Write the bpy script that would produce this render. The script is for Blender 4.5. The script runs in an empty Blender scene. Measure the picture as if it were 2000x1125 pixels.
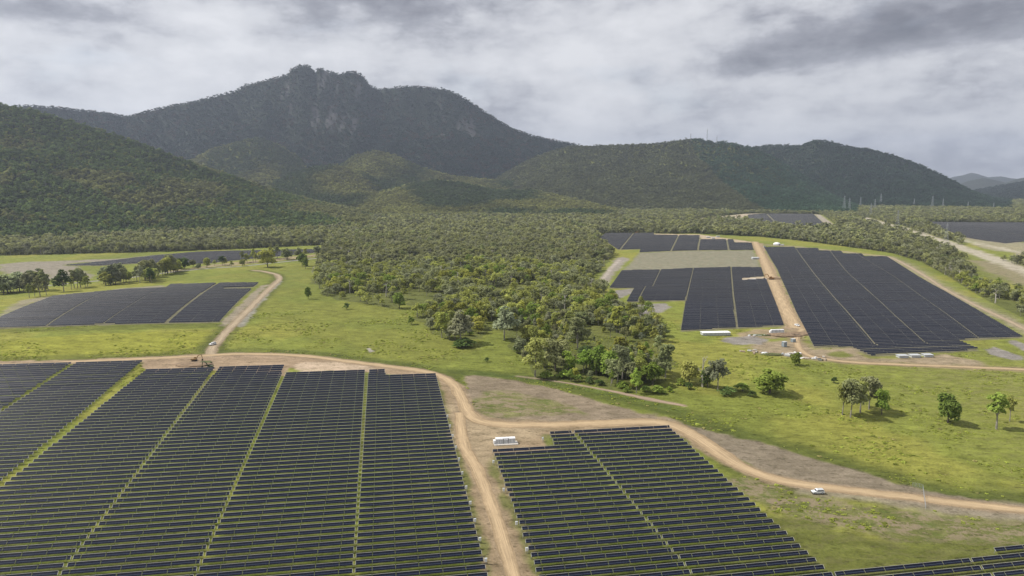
import bpy, math, random
import numpy as np
from mathutils import Vector, Matrix
R = math.radians
random.seed(7); rng = np.random.default_rng(7)
S = bpy.context.scene
C = S.collection

# ------------------------------------------------------------------ camera
F = 1350.0; CAMH = 125.0; PITCH = math.atan((562.5-355.0)/F)
cam = bpy.data.cameras.new('camera'); co = bpy.data.objects.new('camera', cam); C.objects.link(co)
co.location = (0, 0, CAMH); co.rotation_euler = (R(90)-PITCH, 0, 0)
cam.sensor_width = 36; cam.lens = 36*F/2000; cam.clip_start = 1; cam.clip_end = 60000
S.camera = co
S.view_settings.view_transform = 'Standard'; S.view_settings.look = 'None'
S.view_settings.exposure = 0.5; S.view_settings.gamma = 1
S.render.engine = 'CYCLES'
S.cycles.volume_bounces = 0; S.cycles.max_bounces = 6; S.cycles.diffuse_bounces = 2; S.cycles.glossy_bounces = 2
S.cycles.transparent_max_bounces = 4; S.cycles.volume_step_rate = 4

# ------------------------------------------------------------------ sun
SUN_EL = 50.0; SUN_AZ = -84.0       # azimuth from +Y (view direction), negative = left
sl = bpy.data.lights.new('sun', 'SUN'); so = bpy.data.objects.new('sun', sl); C.objects.link(so)
sl.energy = 3.6; sl.angle = R(2.0); sl.color = (1.0, 0.95, 0.87)
sd = Vector((math.sin(R(SUN_AZ))*math.cos(R(SUN_EL)), math.cos(R(SUN_AZ))*math.cos(R(SUN_EL)), math.sin(R(SUN_EL))))
so.rotation_euler = sd.to_track_quat('Z', 'Y').to_euler(); so.location = (0, 0, 400)

# ------------------------------------------------------------------ node helper
class NT:
    def __init__(s, nt): s.nt = nt; nt.nodes.clear()
    def n(s, typ, **k):
        nd = s.nt.nodes.new(typ)
        ins = k.pop('ins', {})
        for a, v in k.items(): setattr(nd, a, v)
        for a, v in ins.items():
            if isinstance(v, bpy.types.NodeSocket): s.nt.links.new(v, nd.inputs[a])
            else: nd.inputs[a].default_value = v
        return nd
    def m(s, op, a, b=None, c=None, clamp=False):
        nd = s.nt.nodes.new('ShaderNodeMath'); nd.operation = op; nd.use_clamp = clamp
        for i, v in enumerate((a, b, c)):
            if v is None: continue
            if isinstance(v, bpy.types.NodeSocket): s.nt.links.new(v, nd.inputs[i])
            else: nd.inputs[i].default_value = v
        return nd.outputs[0]
    def mix(s, f, a, b, mode='MIX'):
        nd = s.nt.nodes.new('ShaderNodeMix'); nd.data_type = 'RGBA'; nd.blend_type = mode; nd.clamp_factor = True
        for i, v in ((0, f), (6, a), (7, b)):
            if isinstance(v, bpy.types.NodeSocket): s.nt.links.new(v, nd.inputs[i])
            elif i == 0: nd.inputs[0].default_value = v
            else: nd.inputs[i].default_value = (*v, 1) if len(v) == 3 else v
        return nd.outputs[2]
    def noise(s, vec, scale, detail=4, rough=0.55, dist=0.0):
        nd = s.n('ShaderNodeTexNoise', ins={'Scale': scale, 'Detail': detail, 'Roughness': rough, 'Distortion': dist})
        if vec is not None: s.nt.links.new(vec, nd.inputs['Vector'])
        return nd.outputs['Fac']
    def rng(s, v, a, b, c=0.0, d=1.0, smooth=False):
        nd = s.nt.nodes.new('ShaderNodeMapRange'); nd.clamp = True
        if smooth: nd.interpolation_type = 'SMOOTHSTEP'
        s.nt.links.new(v, nd.inputs[0])
        for i, x in enumerate((a, b, c, d)): nd.inputs[i+1].default_value = x
        return nd.outputs[0]
    def mapping(s, vec, scale=(1, 1, 1), loc=(0, 0, 0), rot=(0, 0, 0)):
        nd = s.n('ShaderNodeMapping', ins={'Vector': vec, 'Scale': scale, 'Location': loc, 'Rotation': rot})
        return nd.outputs[0]

# ------------------------------------------------------------------ world: overcast sky over a Nishita sky
W = bpy.data.worlds.new('World'); S.world = W; W.use_nodes = True
w = NT(W.node_tree)
sky = w.n('ShaderNodeTexSky', sky_type='NISHITA', sun_disc=False, sun_elevation=R(SUN_EL), sun_rotation=R(SUN_AZ))
skyc = w.mix(1.0, sky.outputs[0], (0.10, 0.10, 0.10), 'MULTIPLY')
dirv = w.n('ShaderNodeTexCoord').outputs['Generated']
sx = w.n('ShaderNodeSeparateXYZ', ins={0: dirv})
AX = w.m('ARCTAN2', sx.outputs[0], sx.outputs[1]); EL = sx.outputs[2]
p1 = w.mapping(dirv, (1, 1, 2.0), (3.1, 0.4, 0.2))
wv = w.noise(p1, 2.2, 3, 0.5)
n1 = w.noise(p1, 4.6, 10, 0.60, 0.12)
p2 = w.mapping(dirv, (1, 1, 3.2), (7.7, 1.3, 4.0))
n2 = w.noise(p2, 10.0, 9, 0.62, 0.15)
p3 = w.mapping(dirv, (1, 1, 2.0), (1.7, 9.3, 2.0))
n3 = w.noise(p3, 13.0, 7, 0.62, 0.2)
bn = w.noise(w.mapping(dirv, (1, 1, 1.9), (4.4, 2.2, 6.0)), 8.5, 6, 0.50, 0.1)
bil = w.m('MULTIPLY', w.m('ABSOLUTE', w.m('SUBTRACT', bn, 0.5)), 4.0, clamp=True)
bn2 = w.noise(w.mapping(dirv, (1, 1, 1.7), (1.4, 8.2, 3.0)), 19.0, 5, 0.5, 0.1)
bil2 = w.m('MULTIPLY', w.m('ABSOLUTE', w.m('SUBTRACT', bn2, 0.5)), 4.0, clamp=True)
def pxdir(px, py):
    a = math.atan(((px-1000)/F)); e = math.sin(math.atan((562.5-py)/F)-PITCH)
    return a, e
def blob(px, py, sxp, syp, rot=0.0):
    a, e = pxdir(px, py); sa = sxp/F; se = syp/F
    u = w.m('SUBTRACT', AX, a); v = w.m('SUBTRACT', EL, e)
    if rot:
        v = w.m('SUBTRACT', v, w.m('MULTIPLY', u, rot))
    u = w.m('MULTIPLY', u, 1/sa); v = w.m('MULTIPLY', v, 1/se)
    d = w.m('ADD', w.m('MULTIPLY', u, u), w.m('MULTIPLY', v, v))
    return w.m('POWER', 2.718, w.m('MULTIPLY', d, -1.0))
base = w.m('ADD', w.m('MULTIPLY', n1, 0.85), w.m('ADD', w.m('MULTIPLY', n2, 0.55), w.m('MULTIPLY', n3, 0.22)))
base = w.m('ADD', base, w.m('ADD', w.m('MULTIPLY', bil, 0.20), w.m('MULTIPLY', bil2, 0.10)))
base = w.m('SUBTRACT', base, 0.345+0.085-0.155)  # ~0.58
for (px, py, a, b, rt, amt) in [
        (720, 5, 200, 45, 0.0, -0.22), (1560, 108, 300, 34, 0.10, -0.19), (1900, 62, 330, 44, 0.09, -0.22), (1330, 143, 260, 20, 0.0, -0.12), (1650, 40, 300, 30, 0.1, -0.08), (90, 75, 150, 14, 0.0, -0.14), (250, 10, 200, 16, 0.0, -0.10), (1750, 150, 300, 14, 0.08, 0.12),
        (60, 55, 260, 35, -0.1, -0.12), (1250, 55, 240, 50, 0.15, 0.16), (1050, 130, 260, 50, 0.0, 0.13),
        (180, 160, 420, 60, 0.0, 0.15), (1530, 262, 110, 18, 0.0, 0.12), (1850, 250, 350, 45, 0.0, 0.10),
        (1150, 240, 240, 40, 0.0, -0.06), (1720, 310, 300, 35, 0.0, -0.09), (350, 60, 200, 70, 0, 0.06)]:
    base = w.m('ADD', base, w.m('MULTIPLY', blob(px, py, a, b, rt), amt))
cr = w.n('ShaderNodeValToRGB', ins={0: base}); e = cr.color_ramp
e.elements[0].position = 0.05; e.elements[0].color = (0.10, 0.102, 0.118, 1)
x = e.elements.new(0.24); x.color = (0.165, 0.166, 0.188, 1)
e.elements[-1].position = 0.86; e.elements[-1].color = (0.59, 0.59, 0.605, 1)
x = e.elements.new(0.42); x.color = (0.27, 0.273, 0.302, 1)
x = e.elements.new(0.54); x.color = (0.40, 0.404, 0.43, 1)
x = e.elements.new(0.64); x.color = (0.49, 0.493, 0.513, 1)
cov = w.rng(w.noise(w.mapping(dirv, (1, 1, 3), (5, 2, 8)), 4.0, 5), 0.28, 0.42, 0.80, 0.97)
out = w.mix(cov, skyc, cr.outputs[0])
bg = w.n('ShaderNodeBackground', ins={0: out, 1: 1.0})
wo = w.n('ShaderNodeOutputWorld', ins={0: bg.outputs[0]})
W.cycles.sampling_method = 'MANUAL'; W.cycles.sample_map_resolution = 512

# ------------------------------------------------------------------ numpy noise
def hsh(i, j, s):
    n = (i.astype(np.int64)*374761393 + j.astype(np.int64)*668265263 + s*974634777) & 0xffffffff
    n = ((n ^ (n >> 13))*1274126177) & 0xffffffff
    return ((n ^ (n >> 16)) & 0xffff)/65535.0
def vnoise(x, y, s=0):
    x = np.asarray(x, float); y = np.asarray(y, float)
    i = np.floor(x); j = np.floor(y); fx = x-i; fy = y-j
    fx = fx*fx*(3-2*fx); fy = fy*fy*(3-2*fy)
    a = hsh(i, j, s); b = hsh(i+1, j, s); c = hsh(i, j+1, s); d = hsh(i+1, j+1, s)
    return (a*(1-fx)+b*fx)*(1-fy)+(c*(1-fx)+d*fx)*fy
def fbm(x, y, sc, oc=4, s=0, g=0.5):
    t = 0; a = 1; n = 0; x = np.asarray(x)/sc; y = np.asarray(y)/sc
    for o in range(oc):
        t = t + a*vnoise(x, y, s+o*17); n += a; a *= g; x = x*2.03+5.1; y = y*2.03+1.7
    return t/n
def sstep(a, b, x):
    t = np.clip((x-a)/(b-a), 0, 1); return t*t*(3-2*t)

# ------------------------------------------------------------------ terrain height
cp, sp = math.cos(PITCH), math.sin(PITCH)
def raydir(px, py):
    a = (np.asarray(px, float)-1000)/F; b = (562.5-np.asarray(py, float))/F
    X = a; Y = cp+b*sp; Z = -sp+b*cp
    return X, Y, Z
def layer(pts, D, B, back=0.8, p=1.4, ns=0.14, nsc=500, off=9.0, seed=0):
    X, Y, Z = raydir([q[0] for q in pts], [q[1] for q in pts])
    az = np.arctan2(X, Y); el = Z/np.hypot(X, Y)
    D = np.interp(az, [az[0], az[-1]], D if isinstance(D, tuple) else (D, D))
    B = B if isinstance(B, tuple) else (B, B)
    zz_ = CAMH+D*el-off; fa = np.linspace(az[0], az[-1], 400); fz_ = np.maximum(np.interp(fa, az, zz_), 0); kw = max(3, int(R(2.6)/(fa[1]-fa[0])))|1; ker = np.hanning(kw+2)[1:-1]; ker /= ker.sum(); fs_ = np.convolve(np.pad(fz_, kw//2, mode='edge'), ker, 'valid')
    return dict(fa=fa, fs=fs_, az=az, zr=zz_, D=D, B=B, back=back, p=p, ns=ns, nsc=nsc, seed=seed)
LAY = [
 # near green hill, left
 layer([(-900, 60), (-400, 140), (0, 203), (60, 213), (150, 238), (250, 270), (330, 300), (400, 325), (480, 352), (540, 372), (620, 395), (720, 418), (820, 440)], (3100, 2500), (1650, 1900), p=1.45, ns=0.16, nsc=420, seed=1),
 # main mountain
 layer([(-900, 230), (-300, 215), (0, 206), (50, 204), (100, 207), (150, 213), (200, 217), (245, 225), (300, 213), (345, 202), (380, 196), (420, 186), (460, 176), (480, 164), (530, 152), (562, 143), (568, 134), (580, 128), (595, 124), (603, 126), (610, 131), (616, 139), (620, 131), (630, 132), (645, 139), (668, 143), (678, 138), (695, 139), (706, 144), (715, 155), (726, 168), (742, 172), (770, 169), (800, 166), (840, 168), (880, 175), (912, 192), (940, 212), (970, 231), (1000, 249), (1040, 263), (1080, 272), (1130, 282), (1180, 300), (1260, 340), (1330, 385)], 5000, 3700, p=1.5, ns=0.24, nsc=700, off=9, seed=2),
 # foothills
 layer([(300, 392), (360, 318), (410, 292), (460, 277), (500, 268), (545, 280), (590, 310), (660, 345), (740, 375), (820, 392)], 4300, 3300, p=1.3, ns=0.12, nsc=300, seed=3),
 layer([(400, 410), (500, 372), (560, 342), (610, 326), (650, 321), (700, 330), (740, 352), (800, 376), (900, 405)], 3500, 2750, p=1.2, ns=0.1, nsc=260, seed=4),
 layer([(560, 395), (640, 340), (690, 303), (730, 292), (775, 303), (820, 325), (880, 342), (960, 350), (1050, 358), (1120, 375), (1200, 395)], 3950, 3050, p=1.3, ns=0.14, nsc=300, seed=5),
 layer([(640, 415), (720, 382), (790, 362), (850, 352), (910, 358), (970, 372), (1040, 372), (1120, 388), (1230, 410)], 3200, 2500, p=1.2, ns=0.1, nsc=260, seed=6),
 # right hill with the masts
 layer([(900, 388), (960, 352), (1020, 318), (1070, 296), (1110, 285), (1150, 284), (1200, 282), (1260, 280), (1300, 277), (1340, 271), (1368, 269), (1376, 274), (1385, 272), (1395, 278), (1410, 275), (1440, 280), (1470, 288), (1510, 305), (1560, 338), (1620, 372), (1680, 398)], 4300, 3000, p=1.35, ns=0.16, nsc=360, seed=7),
 # right dark hill
 layer([(1330, 385), (1380, 330), (1430, 296), (1470, 287), (1500, 282), (1530, 283), (1560, 284), (1580, 277), (1592, 273), (1608, 273), (1630, 278), (1660, 286), (1700, 291), (1750, 304), (1800, 323), (1850, 347), (1880, 363), (1905, 376), (1940, 390), (1990, 396)], 5000, 3900, p=1.3, ns=0.14, nsc=400, seed=8),
 # far hills, right edge
 layer([(1870, 385), (1900, 374), (1940, 366), (1975, 360), (2010, 352), (2080, 345), (2300, 350), (2500, 380)], 7000, 5600, p=1.2, ns=0.14, nsc=500, seed=9),
 layer([(1820, 378), (1860, 363), (1890, 352), (1920, 345), (1945, 350), (1965, 355), (1985, 348), (2010, 343), (2080, 335), (2300, 350)], 9500, 8000, p=1.2, ns=0.15, nsc=600, seed=10),
 layer([(1600, 365), (1800, 357), (1840, 351), (1862, 344), (1880, 341), (1897, 336), (1908, 338), (1930, 345), (1955, 343), (1975, 347), (2010, 350), (2100, 335), (2300, 350)], 14000, 12000, p=1.2, ns=0.12, nsc=900, seed=11),
]
def near_plane(X, Y):
    r = np.hypot(X, Y); wgt = 1-sstep(560, 1050, r)
    return (0.018*np.clip(Y, 0, 900)-0.02*np.clip(X, -600, 600))*wgt
def hills(X, Y):
    X = np.asarray(X, float); Y = np.asarray(Y, float)
    r = np.hypot(X, Y); az = np.arctan2(X, Y)
    z = np.zeros_like(r); idx = np.full(r.shape, -1)
    for li, L in enumerate(LAY):
        zr = np.interp(az, L['az'], L['zr'], left=0, right=0); zr = np.maximum(zr, 0)
        D = np.interp(az, L['az'], L['D']); B = np.interp(az, [L['az'][0], L['az'][-1]], L['B'])
        act = (r > B) & (zr > 0) & (r < D*(1+L['back']))
        if not act.any(): continue
        ra, Da, Ba, za = r[act], D[act], B[act], zr[act]; Xa, Ya = X[act], Y[act]
        t = np.clip((ra-Ba)/(Da-Ba), 0, 1)
        tb = np.clip((ra-Da)/(Da*L['back']), 0, 1)
        rd = 1-np.abs(2*fbm(Xa, Ya, L['nsc'], 5, 100+L['seed']*9)-1)     # ridged
        cut = L['ns']*(1-rd)*2.2
        env = 4*t*(1-t)
        zs = np.interp(az[act], L['fa'], L['fs']); wq = t**3; za2 = zs*(1-wq)+za*wq
        v = np.minimum(za2, za*1.0+60*(1-t))*(t**L['p'])*(1-cut*env)*(1-tb)**1.5
        v = v*(1+0.10*env*(fbm(Xa, Ya, 90, 3, 55)-0.5))
        cur = z[act]; m = v > cur
        cur[m] = v[m]; z[act] = cur
        ii = idx[act]; ii[m] = li; idx[act] = ii
    return z, idx
def H(X, Y):
    X = np.asarray(X, float); Y = np.asarray(Y, float)
    z, _ = hills(X, Y)
    return near_plane(X, Y)+z+1.6*(fbm(X, Y, 160, 2, 5)-0.5)*sstep(500, 900, np.hypot(X, Y))
_rs = np.geomspace(90, 16000, 1500)
def hit(px, py):
    dx, dy, dz = raydir(px, py); h = math.hypot(dx, dy); ux, uy, e = dx/h, dy/h, dz/h
    g = H(ux*_rs, uy*_rs)-(CAMH+_rs*e)
    k = np.argmax(g > 0)
    if k == 0: r = 14000.0
    else:
        a, b = _rs[k-1], _rs[k]; ga, gb = g[k-1], g[k]; r = a+(b-a)*(-ga)/(gb-ga)
    return np.array([ux*r, uy*r, float(H(np.array([ux*r]), np.array([uy*r]))[0])])
def poly(pts): return np.array([hit(*p)[:2] for p in pts])
def c1(pts): return [(x/3.03, 450+y/3.03) for x, y in pts]          # photo crop coordinates used while measuring
def c6(pts): return [(1300+x/2.744, 350+y/2.744) for x, y in pts]
def c7(pts): return [(1140+x/4.762, 450+y/4.762) for x, y in pts]

def inside(P, X, Y):
    c = np.zeros(X.shape, bool); n = len(P)
    for i in range(n):
        x1, y1 = P[i]; x2, y2 = P[(i+1) % n]
        if y1 == y2: continue
        m = ((y1 > Y) != (y2 > Y)) & (X < (x2-x1)*(Y-y1)/(y2-y1)+x1)
        c ^= m
    return c
def dist_line(P, X, Y, closed=False):
    d = np.full(X.shape, 1e9); n = len(P)
    for i in range(n if closed else n-1):
        a = P[i]; b = P[(i+1) % n]; v = b-a; L = v@v
        if L == 0: continue
        t = np.clip(((X-a[0])*v[0]+(Y-a[1])*v[1])/L, 0, 1)
        d = np.minimum(d, np.hypot(X-a[0]-t*v[0], Y-a[1]-t*v[1]))
    return d
def sdf(P, X, Y):                                                   # positive inside
    return np.where(inside(P, X, Y), 1, -1)*dist_line(P, X, Y, True)

# ------------------------------------------------------------------ scene helpers
def meshobj(name, V, Fc, mats, parent=None, mi=None, uv=None, smooth=False, attrs=None):
    me = bpy.data.meshes.new(name)
    V = np.asarray(V, np.float32); 
    if isinstance(Fc, np.ndarray) and Fc.ndim == 2:
        k = Fc.shape[1]; nf = len(Fc)
        me.vertices.add(len(V)); me.vertices.foreach_set('co', V.ravel())
        me.loops.add(nf*k); me.loops.foreach_set('vertex_index', Fc.astype(np.int32).ravel())
        me.polygons.add(nf); me.polygons.foreach_set('loop_start', np.arange(0, nf*k, k, dtype=np.int32))
    else:
        me.from_pydata([tuple(v) for v in V.tolist()], [], [tuple(f) for f in Fc])
    if not isinstance(mats, (list, tuple)): mats = [mats]
    for m in mats: me.materials.append(m)
    if mi is not None: me.polygons.foreach_set('material_index', np.asarray(mi, np.int32))
    if smooth: me.polygons.foreach_set('use_smooth', np.ones(len(me.polygons), bool))
    if uv is not None:
        l = me.uv_layers.new(name='UVMap'); l.data.foreach_set('uv', np.asarray(uv, np.float32).ravel())
    for an, (typ, dom, dat) in (attrs or {}).items():
        a = me.attributes.new(an, typ, dom)
        a.data.foreach_set('color' if 'COLOR' in typ else 'vector' if typ == 'FLOAT_VECTOR' else 'value', np.asarray(dat, np.float32).ravel())
    me.update(calc_edges=True); me.validate()
    o = bpy.data.objects.new(name, me); C.objects.link(o)
    if parent: o.parent = parent
    return o
def tag(o, label=None, cat=None, group=None, kind=None):
    if label: o['label'] = label
    if cat: o['category'] = cat
    if group: o['group'] = group
    if kind: o['kind'] = kind
    return o
def empty(name, loc, rz=0.0, label=None, cat=None, group=None):
    o = bpy.data.objects.new(name, None); C.objects.link(o); o.location = loc; o.rotation_euler = (0, 0, rz)
    o.empty_display_size = 0.5
    return tag(o, label, cat, group)
class MB:                                                            # mesh builder
    def __init__(s): s.v = []; s.f = []
    def add(s, V, Fs):
        b = len(s.v); s.v += [tuple(map(float, q)) for q in V]; s.f += [tuple(i+b for i in f) for f in Fs]; return s
    def box(s, x0, x1, y0, y1, z0, z1, M=None):
        V = [(x, y, z) for z in (z0, z1) for y in (y0, y1) for x in (x0, x1)]
        if M is not None: V = [tuple(M @ Vector(q)) for q in V]
        return s.add(V, [(0, 2, 3, 1), (4, 5, 7, 6), (0, 1, 5, 4), (2, 6, 7, 3), (0, 4, 6, 2), (1, 3, 7, 5)])
    def prism(s, prof, y0, y1, M=None):                              # profile in xz extruded along y
        n = len(prof); V = [(x, y0, z) for x, z in prof]+[(x, y1, z) for x, z in prof]
        if M is not None: V = [tuple(M @ Vector(q)) for q in V]
        return s.add(V, [tuple(range(n)), tuple(range(2*n-1, n-1, -1))]+[(i, i+n, (i+1) % n+n, (i+1) % n) for i in range(n)])
    def tube(s, pts, rad, n=6):
        rings = []; P = [Vector(p) for p in pts]
        for i, p in enumerate(P):
            d = (P[min(i+1, len(P)-1)]-P[max(i-1, 0)]).normalized()
            a = d.cross(Vector((0, 0, 1)) if abs(d.z) < .9 else Vector((1, 0, 0))).normalized(); b = d.cross(a)
            r = rad[i] if isinstance(rad, (list, tuple)) else rad
            rings.append([p+a*r*math.cos(2*math.pi*k/n)+b*r*math.sin(2*math.pi*k/n) for k in range(n)])
        V = [q for rg in rings for q in rg]; Fs = []
        for i in range(len(P)-1):
            for k in range(n): Fs.append((i*n+k, (i+1)*n+k, (i+1)*n+(k+1) % n, i*n+(k+1) % n))
        Fs.append(tuple(range(n))); Fs.append(tuple(range((len(P)-1)*n+n-1, (len(P)-1)*n-1, -1)))
        return s.add(V, Fs)
    def cyl(s, c, ax, r, h, n=16):
        a = Vector(ax).normalized(); return s.tube([Vector(c)-a*h/2, Vector(c)+a*h/2], r, n)
    def dome(s, c, rx, ry, rz, n=14, m=5):
        V = []; Fs = []
        for j in range(m+1):
            ph = math.pi/2*j/m
            for k in range(n):
                th = 2*math.pi*k/n; V.append((c[0]+rx*math.cos(th)*math.cos(ph), c[1]+ry*math.sin(th)*math.cos(ph), c[2]+rz*math.sin(ph)))
        for j in range(m):
            for k in range(n): Fs.append((j*n+k, j*n+(k+1) % n, (j+1)*n+(k+1) % n, (j+1)*n+k))
        return s.add(V, Fs)
    def build(s, name, mat, parent=None, smooth=False):
        return meshobj(name, s.v, s.f, mat, parent, smooth=smooth)

# ------------------------------------------------------------------ materials
def newmat(name): m = bpy.data.materials.new(name); m.use_nodes = True; return m, NT(m.node_tree)
def simple(name, col, rough=0.6, metal=0.0, var=0.12, scale=1.2, bump=0.0):
    m, t = newmat(name)
    pos = t.n('ShaderNodeTexCoord').outputs['Object']
    n = t.noise(pos, scale, 5)
    c = t.mix(t.rng(n, .3, .7), [x*(1-var) for x in col], [min(1, x*(1+var)) for x in col])
    b = t.n('ShaderNodeBsdfPrincipled', ins={'Base Color': c, 'Roughness': rough, 'Metallic': metal})
    t.n('ShaderNodeOutputMaterial', ins={0: b.outputs[0]})
    return m
M = {}
M['white'] = simple('white_paint', (.78, .79, .80), .45)
M['lightgrey'] = simple('pale_grey_metal', (.45, .47, .48), .5)
M['midgrey'] = simple('mid_grey_metal', (.22, .23, .24), .5)
M['galv'] = simple('galvanised_steel', (.42, .44, .45), .45, .5)
M['dark'] = simple('dark_rubber', (.025, .025, .027), .8)
M['glass'] = simple('tinted_glass', (.02, .025, .03), .12)
M['concrete'] = simple('pale_concrete', (.55, .52, .47), .85)
M['yellow'] = simple('worn_machine_paint', (.24, .15, .055), .6, var=.3)
M['yellow2'] = simple('faded_orange_paint', (.30, .16, .05), .6, var=.3)
M['green_p'] = simple('dark_green_machine', (.04, .06, .02), .6, var=.3)
M['wood'] = simple('weathered_timber', (.42, .33, .24), .85, var=.3)
M['soil'] = simple('heaped_soil', (.20, .14, .085), .95, var=.35, scale=.6)
M['greenbank'] = simple('heaped_grassy_soil', (.09, .10, .035), .95, var=.4, scale=.6)
M['rail'] = simple('panel_edge_aluminium', (.37, .365, .33), .6, .0, var=.2, scale=.3)
M['tray'] = simple('pale_cable_tray', (.50, .47, .40), .6)
M['pylon'] = simple('pylon_steel', (.40, .42, .44), .6, .2)
M['tan_plastic'] = simple('blue_grey_plastic', (.22, .27, .30), .5)

# solar glass: modules 1 m wide, a pale line along the middle (UV in metres)
def solar_mat():
    m, t = newmat('solar_glass')
    uv = t.n('ShaderNodeUVMap').outputs[0]; s = t.n('ShaderNodeSeparateXYZ', ins={0: uv})
    u, v = s.outputs[0], s.outputs[1]
    fu = t.m('FRACT', u)
    lu = t.m('GREATER_THAN', t.m('ABSOLUTE', t.m('SUBTRACT', fu, .5)), .455)
    lv = t.m('LESS_THAN', t.m('ABSOLUTE', t.m('SUBTRACT', v, .42)), .040)
    cell = t.m('FLOOR', u)
    wn = t.n('ShaderNodeTexWhiteNoise', noise_dimensions='1D', ins={'W': cell}).outputs[0]
    pos = t.n('ShaderNodeNewGeometry').outputs['Position']
    big = t.noise(pos, .035, 4, .6)
    base = t.mix(wn, (.0038, .0052, .0145), (.006, .008, .020))
    base = t.mix(t.rng(big, .4, .65), base, (.0075, .009, .019))
    c = t.mix(t.m('MULTIPLY', lu, .16), base, (.08, .09, .11))
    c = t.mix(t.m('MULTIPLY', lv, .55), c, (.12, .15, .23))
    b = t.n('ShaderNodeBsdfPrincipled', ins={'Base Color': c, 'Roughness': .30, 'IOR': 1.45, 'Specular IOR Level': .15})
    t.n('ShaderNodeOutputMaterial', ins={0: b.outputs[0]})
    return m
M['solar'] = solar_mat()

def leaf_mat():
    m, t = newmat('foliage')
    tint = t.n('ShaderNodeAttribute', attribute_type='INSTANCER', attribute_name='tint').outputs['Color']
    var = t.n('ShaderNodeAttribute', attribute_name='var').outputs['Fac']
    rnd = t.n('ShaderNodeObjectInfo').outputs['Random']
    k = t.m('MULTIPLY', t.rng(var, 0, 1, .62, 1.45), t.rng(rnd, 0, 1, 1.45, 2.2))
    kk = t.n('ShaderNodeCombineColor', ins={0: k, 1: k, 2: k}).outputs[0]
    c = t.mix(1.0, tint, kk, 'MULTIPLY')
    d = t.n('ShaderNodeBsdfDiffuse', ins={0: c}); tr = t.n('ShaderNodeBsdfTranslucent', ins={0: c})
    mx = t.n('ShaderNodeMixShader', ins={0: .38, 1: d.outputs[0], 2: tr.outputs[0]})
    t.n('ShaderNodeOutputMaterial', ins={0: mx.outputs[0]})
    return m
M['leaf'] = leaf_mat()
M['bark'] = simple('pale_gum_bark', (.26, .24, .20), .9, var=.35, scale=1.5)
M['darkbark'] = simple('brown_bark', (.12, .10, .08), .9, var=.3, scale=1.5)
M['deadwood'] = simple('silvery_dead_wood', (.40, .37, .33), .9, var=.25, scale=1.5)

# ------------------------------------------------------------------ zones measured from the photo
ROAD = {
 'main': ([(-80, 714), (0, 712), (100, 709), (200, 704), (300, 700), (380, 696), (450, 692), (520, 692), (600, 696), (680, 706), (760, 716), (820, 724), (858, 734), (886, 752), (900, 775), (910, 798), (928, 817), (960, 827), (1020, 830), (1100, 829), (1200, 826), (1265, 824), (1310, 830), (1350, 848), (1395, 877), (1440, 907), (1500, 932), (1560, 945), (1640, 955), (1750, 968), (1850, 980), (2080, 1006)], 7.5),
 'spur': ([(897, 806), (900, 835), (906, 870), (925, 905), (946, 950), (964, 1000), (984, 1060), (1006, 1135), (1030, 1230)], 4.6),
 'north': ([(412, 697), (414, 682), (430, 662), (455, 635), (490, 600), (525, 565), (546, 545), (540, 536), (515, 530), (494, 528)], 6.0),
 'north2': ([(450, 692), (428, 686), (418, 676)], 5.0),
}
ROADS = {k: (poly(v[0]), v[1]) for k, v in ROAD.items()}
GREY_RD = poly([(92, 558), (175, 550), (247, 543), (330, 532), (412, 524), (472, 520), (528, 514), (624, 504)])
EAST = poly(c6([(735, 800), (700, 850), (715, 905), (770, 945), (900, 970), (1050, 984), (1300, 995), (1600, 1006), (1921, 1020), (2100, 1030)]))
PERIM = poly(c6([(540, 352), (700, 362), (820, 376), (950, 388), (1060, 403), (1190, 415), (1290, 460), (1400, 525), (1500, 590), (1650, 670), (1760, 722), (1900, 790), (2100, 900)]))
LINE_TRK = poly(c6([(1060, 205), (1180, 240), (1260, 262), (1400, 305), (1600, 370), (1800, 445), (1921, 490), (2100, 560)]))
MIDTRK = poly(c6([(478, 335), (510, 400), (545, 480), (580, 560), (620, 650), (665, 740), (700, 800)]))
CREEK = poly([(1010, 735), (1060, 741), (1120, 750), (1200, 765), (1270, 780), (1335, 792)])
WTRK = poly(c7([(330, 275), (250, 350), (190, 430), (130, 505)]))

# panel fields: outline, alleys (pixel lines), alley half width
FIELDS = []
def field(name, outline, alleys, near=False): FIELDS.append(dict(name=name, P=poly(outline), A=[(poly(a[:-1]), a[-1]) for a in alleys], near=near))
L0 = [(-160, 722), (0, 715.5), (140, 712)]
field('leftmost front block', [(-200, 725), (0, 716), (141, 712), (0, 806), (-200, 942)], [])
field('second front block from the left', [(150, 712), (279, 708), (0, 945), (-120, 1047), (-200, 958), (6, 808)], [])
field('third front block from the left', [(286, 726), (421, 720), (118, 1120), (60, 1200), (-250, 1200), (-110, 1060), (12, 952)], [])
field('fourth front block from the left', [(430, 720.5), (557, 715.5), (383, 1120), (350, 1200), (68, 1200), (130, 1117)], [])
field('fifth front block from the left', [(562, 730), (711, 725.5), (685.5, 1120), (681, 1200), (358, 1200), (394, 1117)], [])
field('block just left of the dirt spur', [(720.5, 725), (752, 723.5), (753, 735), (850, 732), (947, 1120), (966, 1200), (693, 1200), (696, 1117)], [])
field('block just right of the dirt spur', [(1072, 847), (1113, 844.5), (1340, 1120), (1405, 1200), (1080, 1200), (1051, 1122), (964, 884), (1084, 877)], [])
field('block under the curving dirt road', [(1121, 843.5), (1300, 834), (1603, 1112), (1700, 1200), (1413, 1200), (1347, 1117)], [])
field('left corner block, bottom right', [(1625, 1122), (1877, 1091), (1925, 1126), (2040, 1210), (1740, 1230)], [])
field('right corner block, bottom right', [(1884, 1090), (2010, 1071), (2120, 1055), (2160, 1180), (2048, 1206), (1932, 1124)], [])
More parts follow.
